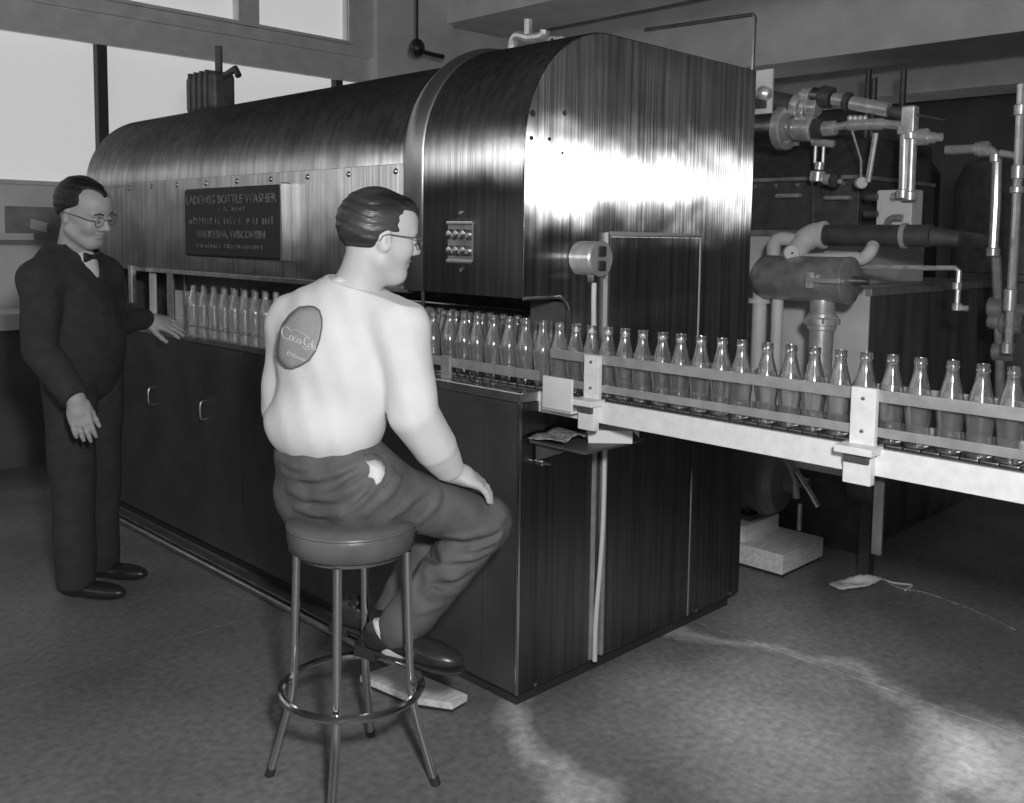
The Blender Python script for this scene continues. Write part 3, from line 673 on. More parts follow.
rod_run('union_pipe', 'short bright horizontal pipe with union right of the vertical pair', 'pipe', [(911, 138), (942, 137)], .018, [(923, 137, .036, .05, 'y'), (931, 138, .024, .04, 'y')], X=2.2)
rod_run('return_pipe', 'bright pipe with union nut turning down beside the tall right standpipe', 'pipe', [(946, 150), (975, 149), (992, 151), (997, 155), (996, 200), (993, 255)], .022, [(984, 149, .036, .05, 'y'), (978, 149, .030, .03, 'y'), (996, 158, .028, .04, 'z'), (993, 252, .03, .04, 'z')], X=2.7)
rod_run('standpipe', 'tall thin pale standpipe at the right edge of the view', 'pipe', [(1022, 84), (1019, 150), (1014, 250), (1008, 350)], .020, [(1018, 172, .028, .06, 'z'), (1017, 190, .03, .03, 'z'), (1021, 110, .03, .05, 'z'), (1010, 300, .028, .10, 'z'), (1007, 348, .026, .05, 'z')], X=2.6)
rod_run('cross_pipe', 'short cross pipe joining the tall standpipe at the right edge', 'pipe', [(1000, 153), (1018, 156)], .016, X=2.6)
vl = thing('valve_cluster', at(1003, 310, 0, 2.75), 'small grey valves low on the right between dark vessel and standpipe', 'valve')
for u, v, r in ((1000, 308, .05), (999, 322, .035), (1012, 324, .05), (1004, 352, .045), (1016, 310, .03)):
    p = at(u, v, 0, 2.75); MB().cyl(p+Vector((0, .05, 0)), p-Vector((0, .05, 0)), r, 14, .008).build('valve_body', CAST, vl)
MB().tube([at(996, 255, 0, 2.75), at(998, 300, 0, 2.75), at(1000, 360, 0, 2.75), at(1000, 420, 0, 2.75)], .022, 10).build('riser', CAST, vl)
vs_ = thing('dark_vessel', (5.0, .1, 0), 'tall dark cylindrical vessel behind the pipes at the right', 'vessel')
MB().lathe([(.5, 0), (.52, .05), (.52, 1.85), (.46, 1.98), (.2, 2.06), (0, 2.08)], (5.0, .1, 0), n=36).build('vessel_shell', IRON, vs_)
MB().lathe([(.525, 1.2), (.535, 1.21), (.535, 1.25), (.525, 1.26)], (5.0, .1, 0), n=36).build('hoop', IRON, vs_)
vs2 = thing('background_boiler', (5.6, 1.9, 0), 'dark boiler in the background behind the overhead pipes', 'boiler')
MB().lathe([(.85, 0), (.85, 2.0), (.7, 2.2), (.3, 2.3), (0, 2.32)], (5.6, 1.9, 0), n=36).build('boiler_shell', IRON, vs2)
MB().lathe([(.86, 1.5), (.88, 1.51), (.88, 1.56), (.86, 1.57)], (5.6, 1.9, 0), n=36).build('hoop', IRON, vs2)
for u, z in ((868, 2.35), (874, 2.3), (903, 2.33)):
    p = at(u, 90, 0, 5.4); MB().cyl((5.4, p.y, 1.95), (5.4, p.y, at(u, 70 if z > 2.31 else 78, 0, 5.4).z), .025, 8).build('vent_stack', IRON, vs2)

# wall plate and conduit at the washer's far corner
wp = thing('mounting_plate', at(764, 112, 0, 1.42), 'pale upright mounting plate just behind the washer\'s right edge', 'plate')
a, b = at(752, 71, 0, 1.42), at(771, 113, 0, 1.42)
MB().box((1.42, b.y, b.z), (1.435, a.y, a.z)).build('plate_sheet', PALE, wp, bevel=.003)
p = at(766, 94, 0, 1.42); MB().lathe([(.03, 0), (.028, .03), (.012, .045), (0, .048)], p, (-1, 0, 0), 14).build('plate_knob', PIPE, wp)
MB().box((1.247, b.y+.02, b.z+.02), (1.42, b.y+.05, b.z+.05)).build('plate_bracket', IRON, wp)
cd = thing('roof_conduit', (WW-.01, .02, ZT), 'thin bent conduit rising from the washer\'s top right corner', 'conduit')
pt = at(755, 14, 1, .02); pb = at(645, 30, 0, pt.x)
MB().tube([Vector((pt.x-.005, .02, ZT+.004)), Vector((pt.x, .02, pt.z-.01)), Vector((pt.x, .03, pt.z)), pb], .008, 8).build('conduit_tube', WORN, cd)
# small fittings on the washer's roof behind the shoulder
rp = thing('roof_valve', (.8, 1.0, ZR), 'small bent valve pipe on the washer roof below the ceiling beam', 'valve')
P = [at(u, v, 0, 1.0) for u, v in ((512, 50), (514, 40), (530, 38), (543, 36), (545, 30))]
P[0].z = ZR-.0
MB().tube(bez(P, 5), .022, 10).build('valve_pipe', PIPE, rp)
P2 = at(528, 36, 0, 1.0); MB().cyl(P2-UP*.02, P2+UP*.07, .018, 10).build('valve_stem', PIPE, rp)
for u in (548, 556):
    q0 = at(u, 42, 0, 1.1); MB().box((1.1, q0.y-.03, ZR), (1.14, q0.y+.03, q0.z+.02)).build('valve_post', PALE, rp)
# motor on the far end of the roof
q0 = at(188, 97, 0, .52); q1 = at(216, 92, 0, .52)
rm = thing('roof_motor', (.52, (q0.y+q1.y)/2, ZR), 'small boxy motor on the far roof of the washer before the windows', 'motor')
zb_, zt_ = ZR, at(203, 73, 0, .52).z
MB().box((.50, q1.y, zb_+.03), (.64, q0.y, zt_)).build('motor_body', IRON, rm, bevel=.03, seg=3)
for k in range(4): y = q1.y+(q0.y-q1.y)*(.2+.2*k); MB().box((.492, y-.01, zb_+.05), (.648, y+.01, zt_+.006)).build('cooling_fin', IRON, rm, bevel=.002)
MB().box((.48, q1.y-.06, zb_), (.66, q0.y, zb_+.032)).build('motor_foot', IRON, rm, bevel=.004)
MB().cyl((.57, q1.y+.06, zt_-.02), (.57, q1.y+.06, zt_+.14), .02, 10).build('motor_conduit', IRON, rm)
MB().tube([(.57, q1.y+.02, zt_-.03), (.57, q1.y-.12, zt_+.0), (.57, q1.y-.15, zt_-.04)], .018, 8).build('motor_lead', IRON, rm)

# pendant switch on its cord
ps = at(417, 48, 1, 4.2)
pn = thing('pendant_switch', ps, 'dark round pendant switch hanging on a cord by the pilaster', 'switch')
MB().ball(ps, (.065, .065, .075), 16, 10).build('switch_body', BLACKP, pn)
MB().tube([ps+UP*.06, Vector((ps.x, ps.y, 3.95))], .010, 8).build('cord', BLACKP, pn)
MB().tube([ps+Vector((.03, 0, -.02)), ps+Vector((.2, 0, -.03)), ps+Vector((.28, .0, -.03))], .02, 8).build('side_arm', BLACKP, pn)

# motor on wooden block on the floor
P = [at(740, 578, 2, 0), at(779, 580, 2, 0), at(822, 559, 2, 0)]
wb = thing('wooden_block', (1.8, .17, 0), 'pale wooden plinth on the floor under the dark motor', 'block')
MB().box((1.655, .035, .012), (2.02, .62, .10)).build('block_body', WOOD, wb, bevel=.004)
MB().box((1.66, .04, 0), (2.015, .615, .013)).build('block_base', RUBBER, wb)
wb2 = thing('motor_plinth', (1.8, .4, .10), 'smaller pale block on the wooden plinth at the washer\'s edge', 'block')
MB().box((1.68, .24, .10), (1.98, .60, .175)).build('plinth_body', WOOD, wb2, bevel=.004)
mo = thing('electric_motor', (1.85, .3, .12), 'dark round electric motor with hoses under the conveyor', 'motor')
MB().lathe([(0, 0), (.10, .0), (.15, .02), (.165, .05), (.17, .06), (.17, .30), (.165, .31), (.15, .34), (.06, .36), (.06, .40), (0, .40)], (1.85, .52, .365), (.15, -1, 0), 32).build('motor_shell', mat('motor_paint', .2, .4, .2), mo)
for y in (.47, .40, .33, .26): MB().lathe([(.171, 0), (.180, .004), (.180, .016), (.171, .02)], (1.85+.15*(.52-y), y, .365), (.15, -1, 0), 32).build('cooling_rib', MT['motor_paint'], mo)
MB().box((1.76, .26, .1752), (1.97, .50, .20)).build('motor_foot', IRON, mo, bevel=.004)
MB().cyl((1.90, .13, .365), (1.91, .06, .365), .022, 14).build('shaft', WORN, mo)
MB().tube([at(u, v, 0, 1.6) for u, v in ((778, 452), (789, 465), (795, 480), (796, 498))], .016, 10).build('hose', CAST, mo)
MB().tube([at(u, v, 0, 1.6) for u, v in ((796, 472), (808, 490), (818, 507))], .014, 10).build('conduit', WORN, mo)
MB().tube([at(u, v, 0, 1.6) for u, v in ((800, 504), (799, 530))], .010, 8).build('lead', CAST, mo)
pmp = thing('dark_gearbox', (2.0, -.05, .0), 'dark gearbox casting in the shade right of the motor', 'gearbox')
gc = at(852, 482, 0, 1.95)
MB().lathe([(.06, 0), (.08, .015), (.08, .10), (.065, .12), (.03, .13), (0, .13)], gc, (0, -1, 0), 24).build('gear_case', IRON, pmp)
MB().box((1.93, gc.y-.10, 0), (1.99, gc.y-.05, gc.z-.06)).build('gear_stand', DARK, pmp, bevel=.004)

# rag with string on the floor
rc = at(858, 587, 2, 0)
rag = thing('floor_rag', rc, 'crumpled white rag with loose strings on the dark floor', 'rag')
def grid_sheet(name, m, parent, fn, nu, nv, thick):
    mb = MB(); mb.v = [fn(i/nu, j/nv) for i in range(nu+1) for j in range(nv+1)]
    mb.f = [(i*(nv+1)+j, i*(nv+1)+j+1, (i+1)*(nv+1)+j+1, (i+1)*(nv+1)+j) for i in range(nu) for j in range(nv)]
    o = mb.build(name, m, parent, smooth=80)
    if thick: q = o.modifiers.new('s', 'SOLIDIFY'); q.thickness = thick; q.offset = 0
    return o
ra, rb = at(834, 589, 2, 0), at(882, 581, 2, 0)
def ragf(u, v):
    p = ra.lerp(rb, u); w_ = .055*math.sin(math.pi*min(1, .12+u*.9))**.6*(1-.35*u); d = Vector((-(rb-ra).y, (rb-ra).x, 0)).normalized()
    return p+d*(v-.5)*2*w_+UP*(.008+.03*math.sin(math.pi*v)*(.5+.5*math.sin(7*u+5*v))*math.sin(math.pi*u)+.006*random.random())
grid_sheet('cloth', PAPER, rag, ragf, 22, 12, .004)
MB().tube(bez([rb+UP*.008, at(895, 583, 2, .004), at(912, 585, 2, .004), at(905, 590, 2, .004)], 5), .004, 6).build('string', PAPER, rag)
MB().tube(bez([rb+UP*.008, at(900, 588, 2, .004), at(930, 594, 2, .004), at(985, 615, 2, .004), at(1015, 630, 2, .004)], 5), .003, 6).build('string', NEWS, rag)

# things on the window ledge at the far left
lb = thing('window_bench', (-1.2, YW-.35, 0), 'pale work bench below the far left windows', 'bench')
zb1 = 1.0
za = at(20, 312, 1, YW-.5).z
MB().box((-3, YW-.62, za-.10), (.35, YW-.12, za)).build('bench_top', WHITEP, lb, bevel=.006)
MB().box((-3, YW-.56, 0), (.33, YW-.13, za-.10)).build('bench_front', WALLD, lb)
pw = at(30, 222, 1, YW-.15)
pb_ = thing('notice_frame', pw, 'grey framed board leaning on the window behind the standing man', 'board')
a, b = at(5, 206, 1, YW-.02), at(72, 240, 1, YW-.02)
MB().box((a.x, YW-.055, b.z), (b.x, YW-.001, a.z)).build('board_panel', mat('grey_board', .3, .8, 0, .2, 8), pb_, bevel=.004)
MB().box((a.x-.1, YW-.07, b.z-.03), (b.x+.02, YW-.001, b.z)).build('board_rail', mat('mid_grey_paint', .3, .7), pb_)
a, b = at(30, 221, 1, YW-.06), at(47, 230, 1, YW-.06)
MB().obox(((a.x+b.x)/2, YW-.062, (a.z+b.z)/2), ((1, 0, -.25), (0, 1, 0), (.1, 0, 1)), ((b.x-a.x)/2, .004, .032)).build('pinned_card', PAPER, pb_)
a, b = at(0, 233, 1, YW-.08), at(33, 240, 1, YW-.08)
MB().box((a.x-.2, YW-.10, b.z), (b.x, YW-.058, a.z)).build('paper_strip', PAPER, pb_)

# ================================================================ people: distance fields meshed as one continuous surface
class Field:
    def __init__(s, lo, hi, h):
        s.h = h; s.lo = np.array(lo, float); n = np.ceil((np.array(hi)-s.lo)/h).astype(int)+1
        s.n = n; s.g = np.full(n, .12, np.float32)
        s.ax = [(s.lo[i]+h*np.arange(n[i])).astype(np.float32) for i in range(3)]
    def sub(s, lo, hi, pad=.05):
        a = np.clip(np.floor((np.array(lo)-pad-s.lo)/s.h).astype(int), 0, s.n); b = np.clip(np.ceil((np.array(hi)+pad-s.lo)/s.h).astype(int)+1, 0, s.n)
        sl = tuple(slice(i, j) for i, j in zip(a, b))
        return sl, s.ax[0][sl[0]][:, None, None], s.ax[1][sl[1]][None, :, None], s.ax[2][sl[2]][None, None, :]
    def mix(s, sl, d, k, mode):
        a = s.g[sl]
        if mode == 'add':
            if k > 0:
                h = np.clip(.5+.5*(a-d)/k, 0, 1); s.g[sl] = a+(d-a)*h-k*h*(1-h)
            else: s.g[sl] = np.minimum(a, d)
        else:
            d = -d
            if k > 0:
                h = np.clip(.5-.5*(a-d)/k, 0, 1); s.g[sl] = a+(d-a)*h+k*h*(1-h)
            else: s.g[sl] = np.maximum(a, d)
    def cone(s, p, q, r0, r1, k=.02, mode='add'):
        p, q = np.array(p, np.float32), np.array(q, np.float32); R = max(r0, r1)
        sl, x, y, z = s.sub(np.minimum(p, q)-R, np.maximum(p, q)+R)
        d = q-p; L2 = float(d@d)+1e-12
        t = np.clip(((x-p[0])*d[0]+(y-p[1])*d[1]+(z-p[2])*d[2])/L2, 0, 1)
        dd = np.sqrt((x-p[0]-t*d[0])**2+(y-p[1]-t*d[1])**2+(z-p[2]-t*d[2])**2)-(r0+(r1-r0)*t)
        s.mix(sl, dd.astype(np.float32), k, mode); return s
    def chain(s, pts, rs, k=.02, mode='add', blend=False):
        P = np.array([list(p) for p in pts], np.float32); R = max(rs); sl, x, y, z = s.sub(P.min(0)-R, P.max(0)+R); D = None
        for i in range(len(P)-1):
            p, d = P[i], P[i+1]-P[i]; t = np.clip(((x-p[0])*d[0]+(y-p[1])*d[1]+(z-p[2])*d[2])/(float(d@d)+1e-12), 0, 1)
            q = np.sqrt((x-p[0]-t*d[0])**2+(y-p[1]-t*d[1])**2+(z-p[2]-t*d[2])**2)-(rs[i]+(rs[i+1]-rs[i])*t)
            if D is None: D = q
            else: h = np.clip(.5+.5*(D-q)/.012, 0, 1); D = D+(q-D)*h-.012*h*(1-h) if blend else np.minimum(D, q)
        s.mix(sl, D.astype(np.float32), k, mode); return s
    def ell(s, c, r, ax=None, k=.02, mode='add'):
        c = np.array(c, np.float32); A = np.eye(3) if ax is None else np.array([np.array(Vector(a).normalized()) for a in ax])
        e = np.sqrt(((A.T*np.array(r))**2).sum(1))
        sl, x, y, z = s.sub(c-e, c+e); x = x-c[0]; y = y-c[1]; z = z-c[2]
        u = [A[i][0]*x+A[i][1]*y+A[i][2]*z for i in range(3)]
        k0 = np.sqrt(sum((u[i]/r[i])**2 for i in range(3))); k1 = np.sqrt(sum((u[i]/r[i]**2)**2 for i in range(3)))+1e-6
        s.mix(sl, (k0*(k0-1)/k1).astype(np.float32), k, mode); return s
    def cut(s, p, nrm, k=0):                  # removes the side the normal points to
        p = np.array(p); n = np.array(Vector(nrm).normalized())
        d = (s.ax[0][:, None, None]-p[0])*n[0]+(s.ax[1][None, :, None]-p[1])*n[1]+(s.ax[2][None, None, :]-p[2])*n[2]
        s.g = np.maximum(s.g, d.astype(np.float32)); return s
    def wrinkle(s, fn):
        s.g = s.g+fn(s.ax[0][:, None, None], s.ax[1][None, :, None], s.ax[2][None, None, :]).astype(np.float32); return s
    def mesh(s):
        g = s.g; S = g < 0; n = s.n
        c = [S[i:n[0]-1+i, j:n[1]-1+j, k:n[2]-1+k] for i in (0, 1) for j in (0, 1) for k in (0, 1)]
        cnt = sum(q.astype(np.int8) for q in c); act = (cnt > 0) & (cnt < 8)
        idx = np.argwhere(act); vid = np.full(act.shape, -1, np.int32); vid[act] = np.arange(len(idx))
        acc = np.zeros((len(idx), 3)); num = np.zeros(len(idx))
        for a in range(3):
            o = [b for b in range(3) if b != a]
            for i in (0, 1):
                for j in (0, 1):
                    st_ = np.zeros(3, int); st_[o[0]] = i; st_[o[1]] = j; en = st_.copy(); en[a] = 1
                    v0 = g[tuple((idx+st_).T)]; v1 = g[tuple((idx+en).T)]; m_ = (v0 < 0) != (v1 < 0)
                    t = np.where(m_, v0/(v0-v1+1e-12), 0); pt = np.tile(st_.astype(float), (len(idx), 1)); pt[:, a] = t
                    acc[m_] += pt[m_]; num[m_] += 1
        V = s.lo+s.h*(idx+acc/num[:, None]); F = []
        for a in range(3):
            b, cc = (a+1) % 3, (a+2) % 3
            sl0 = [slice(1, n[i]-1) for i in range(3)]; sl0[a] = slice(0, n[a]-1); sl1 = list(sl0); sl1[a] = slice(1, n[a])
            A0, A1 = S[tuple(sl0)], S[tuple(sl1)]
            for flip, m_ in ((False, A0 & ~A1), (True, ~A0 & A1)):
                e = np.argwhere(m_); 
                if not len(e): continue
                e = e+np.array([0 if i == a else 1 for i in range(3)])
                db, dc = np.zeros(3, int), np.zeros(3, int); db[b] = 1; dc[cc] = 1
                q = [vid[tuple((e-db-dc).T)], vid[tuple((e-dc).T)], vid[tuple(e.T)], vid[tuple((e-db).T)]]
                F.append(np.stack(q[::-1] if flip else q, 1))
        return V, np.concatenate(F)
    def smooth(s, it=1):
        for _ in range(it):
            for a in range(3):
                g = s.g; m = np.moveaxis(g, a, 0); r = m.copy(); r[1:-1] = .25*m[:-2]+.5*m[1:-1]+.25*m[2:]; s.g = np.moveaxis(r, 0, a)
        return s
    def build(s, name, m, parent, label=None):
        V, F = s.mesh(); s.V, s.F = V, F
        me = bpy.data.meshes.new(name); W_ = (V-np.array(ORG[parent])).astype(np.float32)
        me.vertices.add(len(V)); me.vertices.foreach_set('co', W_.ravel())
        me.loops.add(len(F)*4); me.loops.foreach_set('vertex_index', F.astype(np.int32).ravel())
        me.polygons.add(len(F)); me.polygons.foreach_set('loop_start', np.arange(len(F), dtype=np.int32)*4)
        me.update(calc_edges=True); me.validate()
        me.polygons.foreach_set('use_smooth', np.ones(len(me.polygons), bool))
        return link(name, me, parent, m, label)
    def bvh(s): return BVHTree.FromPolygons([tuple(v) for v in s.V], [tuple(int(i) for i in f) for f in s.F])

class Frame:                                   # a local frame: x forward, y to the left, z up
    def __init__(s, o, fwd, up=(0, 0, 1), sc=1.):
        s.o = Vector(o); s.x = Vector(fwd).normalized(); s.y = Vector(up).cross(s.x).normalized(); s.z = s.x.cross(s.y); s.s = sc
    def __call__(s, x, y, z): return s.o+(s.x*x+s.y*y+s.z*z)*s.s
    @property
    def ax(s): return (s.x, s.y, s.z)
def head_field(f, H, jaw=1.0, cheek=1.0):
    k = H.s
    def E(c, r, kk=.02, mode='add', ax=None): f.ell(H(*c), [q*k for q in r], ax or H.ax, kk, mode)
    E((-.014, 0, .030), (.100, .077, .092)); E((.028, 0, -.030), (.064, .056*jaw, .088), .03)
    E((.045, 0, .045), (.055, .060, .055), .03)
    E((.060, 0, -.098), (.026, .026*jaw, .022), .03)
    for s in (-1, 1):
        f.cone(H(-.002, .050*s*jaw, -.060), H(.055, .020*s, -.100), .020*k, .016*k, .03)
        E((.058, .036*s, -.028), (.026, .024*cheek, .024), .025)
        E((.076, .028*s, .022), (.014, .022, .009), .018)
        E((.100, .031*s, .000), (.016, .017, .011), .012, 'sub')
        E((-.008, .077*s, -.012), (.019, .008, .029), .010, 'add', (H.x, H.y*1+H.x*-.35*s, H.z))
        E((.0, .086*s, -.008), (.009, .006, .016), .006, 'sub')
        E((.098, .0115*s, -.034), (.011, .008, .008), .008)
    f.cone(H(.084, 0, .020), H(.108, 0, -.022), .008*k, .0105*k, .014); E((.111, 0, -.029), (.013, .0115, .010), .008)
    E((.086, 0, -.056), (.010, .024, .006), .008); E((.0845, 0, -.068), (.010, .021, .0065), .008)
    f.chain([H(.090, -.027, -.0640), H(.0975, 0, -.0615), H(.090, .027, -.0640)], [.0042*k]*3, .003, 'sub')
def hair_field(H, hp_, hn, h, low=None, thick=.009, front=None):
    c = H(-.014, 0, .03); f = Field([q-.17*H.s for q in c], [q+.17*H.s for q in c], h)
    f.ell(H(-.016, 0, .032), [(q+thick)*H.s for q in (.100, .077, .093)], H.ax, .01)
    f.ell(H(.040, 0, .052), [q*H.s for q in (.058, .060, .058)], H.ax, .02)
    f.cut(H(*hp_), H.x*hn[0]+H.y*hn[1]+H.z*hn[2])
    return f
def hand_field(f, wrist, fdir, back, side, sc=1., curl=.35, spread=.10, thumb=.8, k=.008, tx=.75, ty=.65):
    """palm and five bent fingers; back = back-of-hand normal, side = +1 thumb on the left of (fdir, back)"""
    x = Vector(fdir).normalized(); z = Vector(back); z = (z-x*z.dot(x)).normalized(); y = z.cross(x)*side; w = Vector(wrist)
    P = lambda a, b, c: w+(x*a+y*b+z*c)*sc
    f.ell(P(.045, 0, 0), [q*sc for q in (.052, .042, .016)], (x, y, z), .012)
    f.cone(P(-.01, 0, 0), P(.03, 0, 0), .027*sc, .028*sc, .02)
    for i, (b, L) in enumerate(((.030, .070), (.010, .079), (-.011, .073), (-.030, .057))):
        p = P(.080-.004*abs(i-1), b, 0); a = curl; d = (x+y*(spread*(1.5-i)/1.5)).normalized(); rs = (.0098, .0090, .0082, .0072)
        f.cone(P(.045, b*.8, .0), p, .013*sc, .0105*sc, k)
        for j, fr in enumerate((.45, .30, .25)):
            dd = d*math.cos(a)-z*math.sin(a); q = p+dd*L*fr*sc; f.cone(p, q, rs[j]*sc, rs[j+1]*sc, .003); p = q; a += curl*(1.0, .8, 0)[j]
    p = P(.012, .030, -.006); d = (x*tx+y*ty-z*.25).normalized()
    for L, r0, r1 in ((.042, .014, .0115), (.032, .0112, .0098), (.026, .0098, .008)):
        q = p+d*L*sc; f.cone(p, q, r0*sc, r1*sc, .006); p = q; d = (d*thumb+x*(1-thumb)*1.2-z*.05).normalized()
def bounds(pts, pad): a = np.array([list(p) for p in pts]); return a.min(0)-pad, a.max(0)+pad
def glasses(parent, H, wide=.034):
    g = MB()
    gl = None
    for s in (-1, 1):
        c = H(.103, .033*s, -.002); pts = [c+(H.y*math.cos(a)*.022+H.z*math.sin(a)*.019)*H.s for a in [2*math.pi*q/24 for q in range(24)]]
        o = MB().tube(pts, .0012*H.s, 6, True).build('spectacle_rim', BLACKP if parent.get('dark') else CHROME, parent)
        MB().add([c]+pts, [(0, q+1, (q+1) % 24+1) for q in range(24)]).build('lens', LENS, o)
        MB().tube(bez([H(.103, .055*s, .004), H(.085, .074*s, .006), H(.03, .080*s, .006), H(-.012, .085*s, .004), H(-.026, .084*s, -.014)], 4), .0016*H.s, 6).build('temple_arm', CHROME, parent)
    MB().tube(bez([H(.103, -.012, .002), H(.114, 0, .007), H(.103, .012, .002)], 4), .0016*H.s, 6).build('bridge', CHROME, parent)
def eyes(parent, H):
    for s in (-1, 1):
        e = MB().ball(H(.0850, .031*s, -.001), .0125*H.s, 12, 8).build('eye', mat('eye_white', .5, .2), parent)
        MB().ball(H(.0945, .031*s, -.004), .0050*H.s, 8, 6).build('iris', RUBBER, e)
def brows(parent, H, m):
    for s in (-1, 1): MB().tube(bez([H(.096, .012*s, .020), H(.0945, .030*s, .026), H(.082, .050*s, .021)], 4), [.0042*H.s]*8+[.002*H.s], 6).build('eyebrow', m, parent)

# ---------------------------------------------------------------- seated man
def ds(u, v, D): return dp(u, v, D-.055)
sm_ = thing('person', (SCX, SCY, ZS), 'man in white shirt and dark trousers seated on the chrome stool, seen from behind', 'person')
hf = (RT*.89+FW*.46-UP*.12).normalized()
HS = Frame(ds(379, 236, 2.50), hf, UP+RT*.05, .955)
neck0 = ds(355, 296, 2.53)
hipL, hipR = ds(322, 490, 2.64), ds(364, 492, 2.54)
kneeR = ds(484, 523, 2.70); ankR = ds(400, 628, 2.69)
kneeL = ds(452, 508, 2.86); ankL = ds(392, 615, 2.86)
shL, shR = ds(293, 322, 2.62), ds(402, 327, 2.46)
elR, wrR = ds(414, 414, 2.47), ds(450, 470, 2.60)
elL, wrL = ds(283, 408, 2.72), ds(360, 450, 2.86)
lat = (shL-shR).normalized(); fwd_t = lat.cross(UP).normalized(); 
if fwd_t.dot(FW) < 0: fwd_t = -fwd_t
tax = (lat, fwd_t, UP)
hd = (RT*.83+FW*.35-UP*.42).normalized(); hb = (UP*.85+RT*.45-FW*.1).normalized()
def body_seated(h):
    lo, hi = bounds([HS(0, 0, .14), HS(.13, 0, 0), HS(-.13, 0, 0), hipL, hipR, kneeR, kneeL, ankR, ankL, shL, shR, elL, elR, ds(500, 500, 2.7), ds(350, 665, 2.72), ds(470, 672, 2.65), ds(252, 425, 2.5), ds(330, 420, 2.42)], .10)
    return Field(lo, hi, h)
bf = body_seated(.0042)
bf.ell(ds(326, 425, 2.58), (.145, .105, .15), tax); bf.ell(ds(340, 358, 2.56), (.155, .10, .17), tax, .04)
bf.cone(shL, shR, .055, .055, .04); bf.cone(hipL, hipR, .11, .11, .04)
bf.cone(neck0, HS(-.025, 0, -.05), .058, .054, .03); bf.cone(ds(350, 315, 2.54), neck0, .08, .058, .04)
bf.chain([shR, elR, wrR], [.05, .042, .030]); bf.chain([shL, elL, wrL], [.05, .042, .030])
bf.chain([hipR, kneeR, ankR], [.085, .056, .036]); bf.chain([hipL, kneeL, ankL], [.085, .056, .036])
head_field(bf, HS)
hand_field(bf, wrR+(hd*.012), hd, hb, 1, 1.0, .32, .12)
hand_field(bf, wrL, (RT*.7+FW*.3-UP*.4), UP, -1, 1., .3)
toeR = ds(456, 664, 2.62); heelR = ds(366, 640, 2.72)
bf.chain([ankR, heelR.lerp(toeR, .3), heelR.lerp(toeR, .85)], [.036, .034, .025])
X_, Y_, Z_ = bf.ax[0][:, None, None], bf.ax[1][None, :, None], bf.ax[2][None, None, :]
bf.g = np.maximum(bf.g, np.where(((X_-SCX)**2+(Y_-SCY)**2 < .175**2) & (Z_ > ZS-.13), ZS-.010-Z_, -1.).astype(np.float32))
bodyS = bf.build('body', SKIN, sm_)
eyes(sm_, HS); brows(sm_, HS, HAIRD); glasses(sm_, HS)
hr_ = hair_field(HS, (0, 0, -.006), (.80, 0, -1), .0033, thick=.005)
hr_.ell(HS(.060, 0, .084), [q*HS.s for q in (.036, .050, .026)], HS.ax, .025)
hr_.cut(HS(.02, 0, .0), HS.x*.9-HS.z) if False else None
for s in (-1, 1):
    hr_.ell(HS(.078, .062*s, .040), [q*HS.s for q in (.052, .034, .040)], HS.ax, .012, 'sub')
    hr_.ell(HS(.012, .086*s, -.030), [q*HS.s for q in (.038, .030, .044)], HS.ax, .012, 'sub')
hr_.cut(HS(0, 0, -.006), HS.x*.80-HS.z) ; hr_.cut(HS(-.02, 0, -.075), -HS.z)
hr_.wrinkle(lambda x, y, z: .0011*np.sin(260*z+60*(x-y)+3*np.sin(40*x)))
hr_.build('hair', HAIRD, sm_)
# shirt
sf = body_seated(.0048)
bl = ds(325, 428, 2.57)
sf.ell(bl-UP*-.015, (.168, .134, .12), tax, .05); sf.ell(ds(337, 362, 2.55), (.172, .118, .185), tax, .05)
sf.ell(ds(312, 345, 2.52), (.085, .05, .10), tax, .05)
sf.cone(shL, shR, .062, .062, .05); sf.chain([ds(303, 314, 2.60), ds(352, 288, 2.54), ds(394, 316, 2.47)], [.055, .062, .055], .05); sf.cone(ds(350, 312, 2.54), ds(353, 292, 2.53), .088, .070, .04)
sf.chain([shR, shR.lerp(elR, .5), elR, elR.lerp(wrR, .55), wrR], [.066, .066, .064, .060, .040], .03)
sf.chain([shL, elL, wrL], [.066, .062, .042], .03)
sf.wrinkle(lambda x, y, z: .0022*np.sin(38*z+22*x-14*y)*np.sin(17*x+21*y+9*z)+.0012*np.sin(75*x-60*y+30*z))
zh = .872
g0 = sf.g
X_, Y_, Z_ = sf.ax[0][:, None, None], sf.ax[1][None, :, None], sf.ax[2][None, None, :]
dd = np.minimum((elR.x-X_)*0-1, 0)
# hem of the blouse: only the torso is cut, the right forearm reaches lower
td = ((X_-bl.x)*lat.x+(Y_-bl.y)*lat.y)
hem = zh+.012*np.sin(30*td)-Z_
sf.g = np.where(td > -.185, np.maximum(g0, hem), g0).astype(np.float32)
nk = Vector((.15, .1, 1)); sf.cut(ds(356, 283, 2.53), (UP+RT*.25-FW*.1))
axw = (wrR-elR).normalized(); 
wq = (X_-wrR.x)*axw.x+(Y_-wrR.y)*axw.y+(Z_-wrR.z)*axw.z
near = (X_-wrR.x)**2+(Y_-wrR.y)**2+(Z_-wrR.z)**2 < .09**2
sf.g = np.where(near, np.maximum(sf.g, wq-.004), sf.g).astype(np.float32)
shirt = sf.build('shirt', SHIRT, sm_)
bv = sf.bvh()
def shoot(u, v, bv, out=.0): 
    d = Vector(ray(u, v)); h = bv.ray_cast(Vector(CAM), d); return (h[0]+h[1].normalized()*out if h[1].dot(d) < 0 else h[0]-h[1].normalized()*out) if h[0] else None
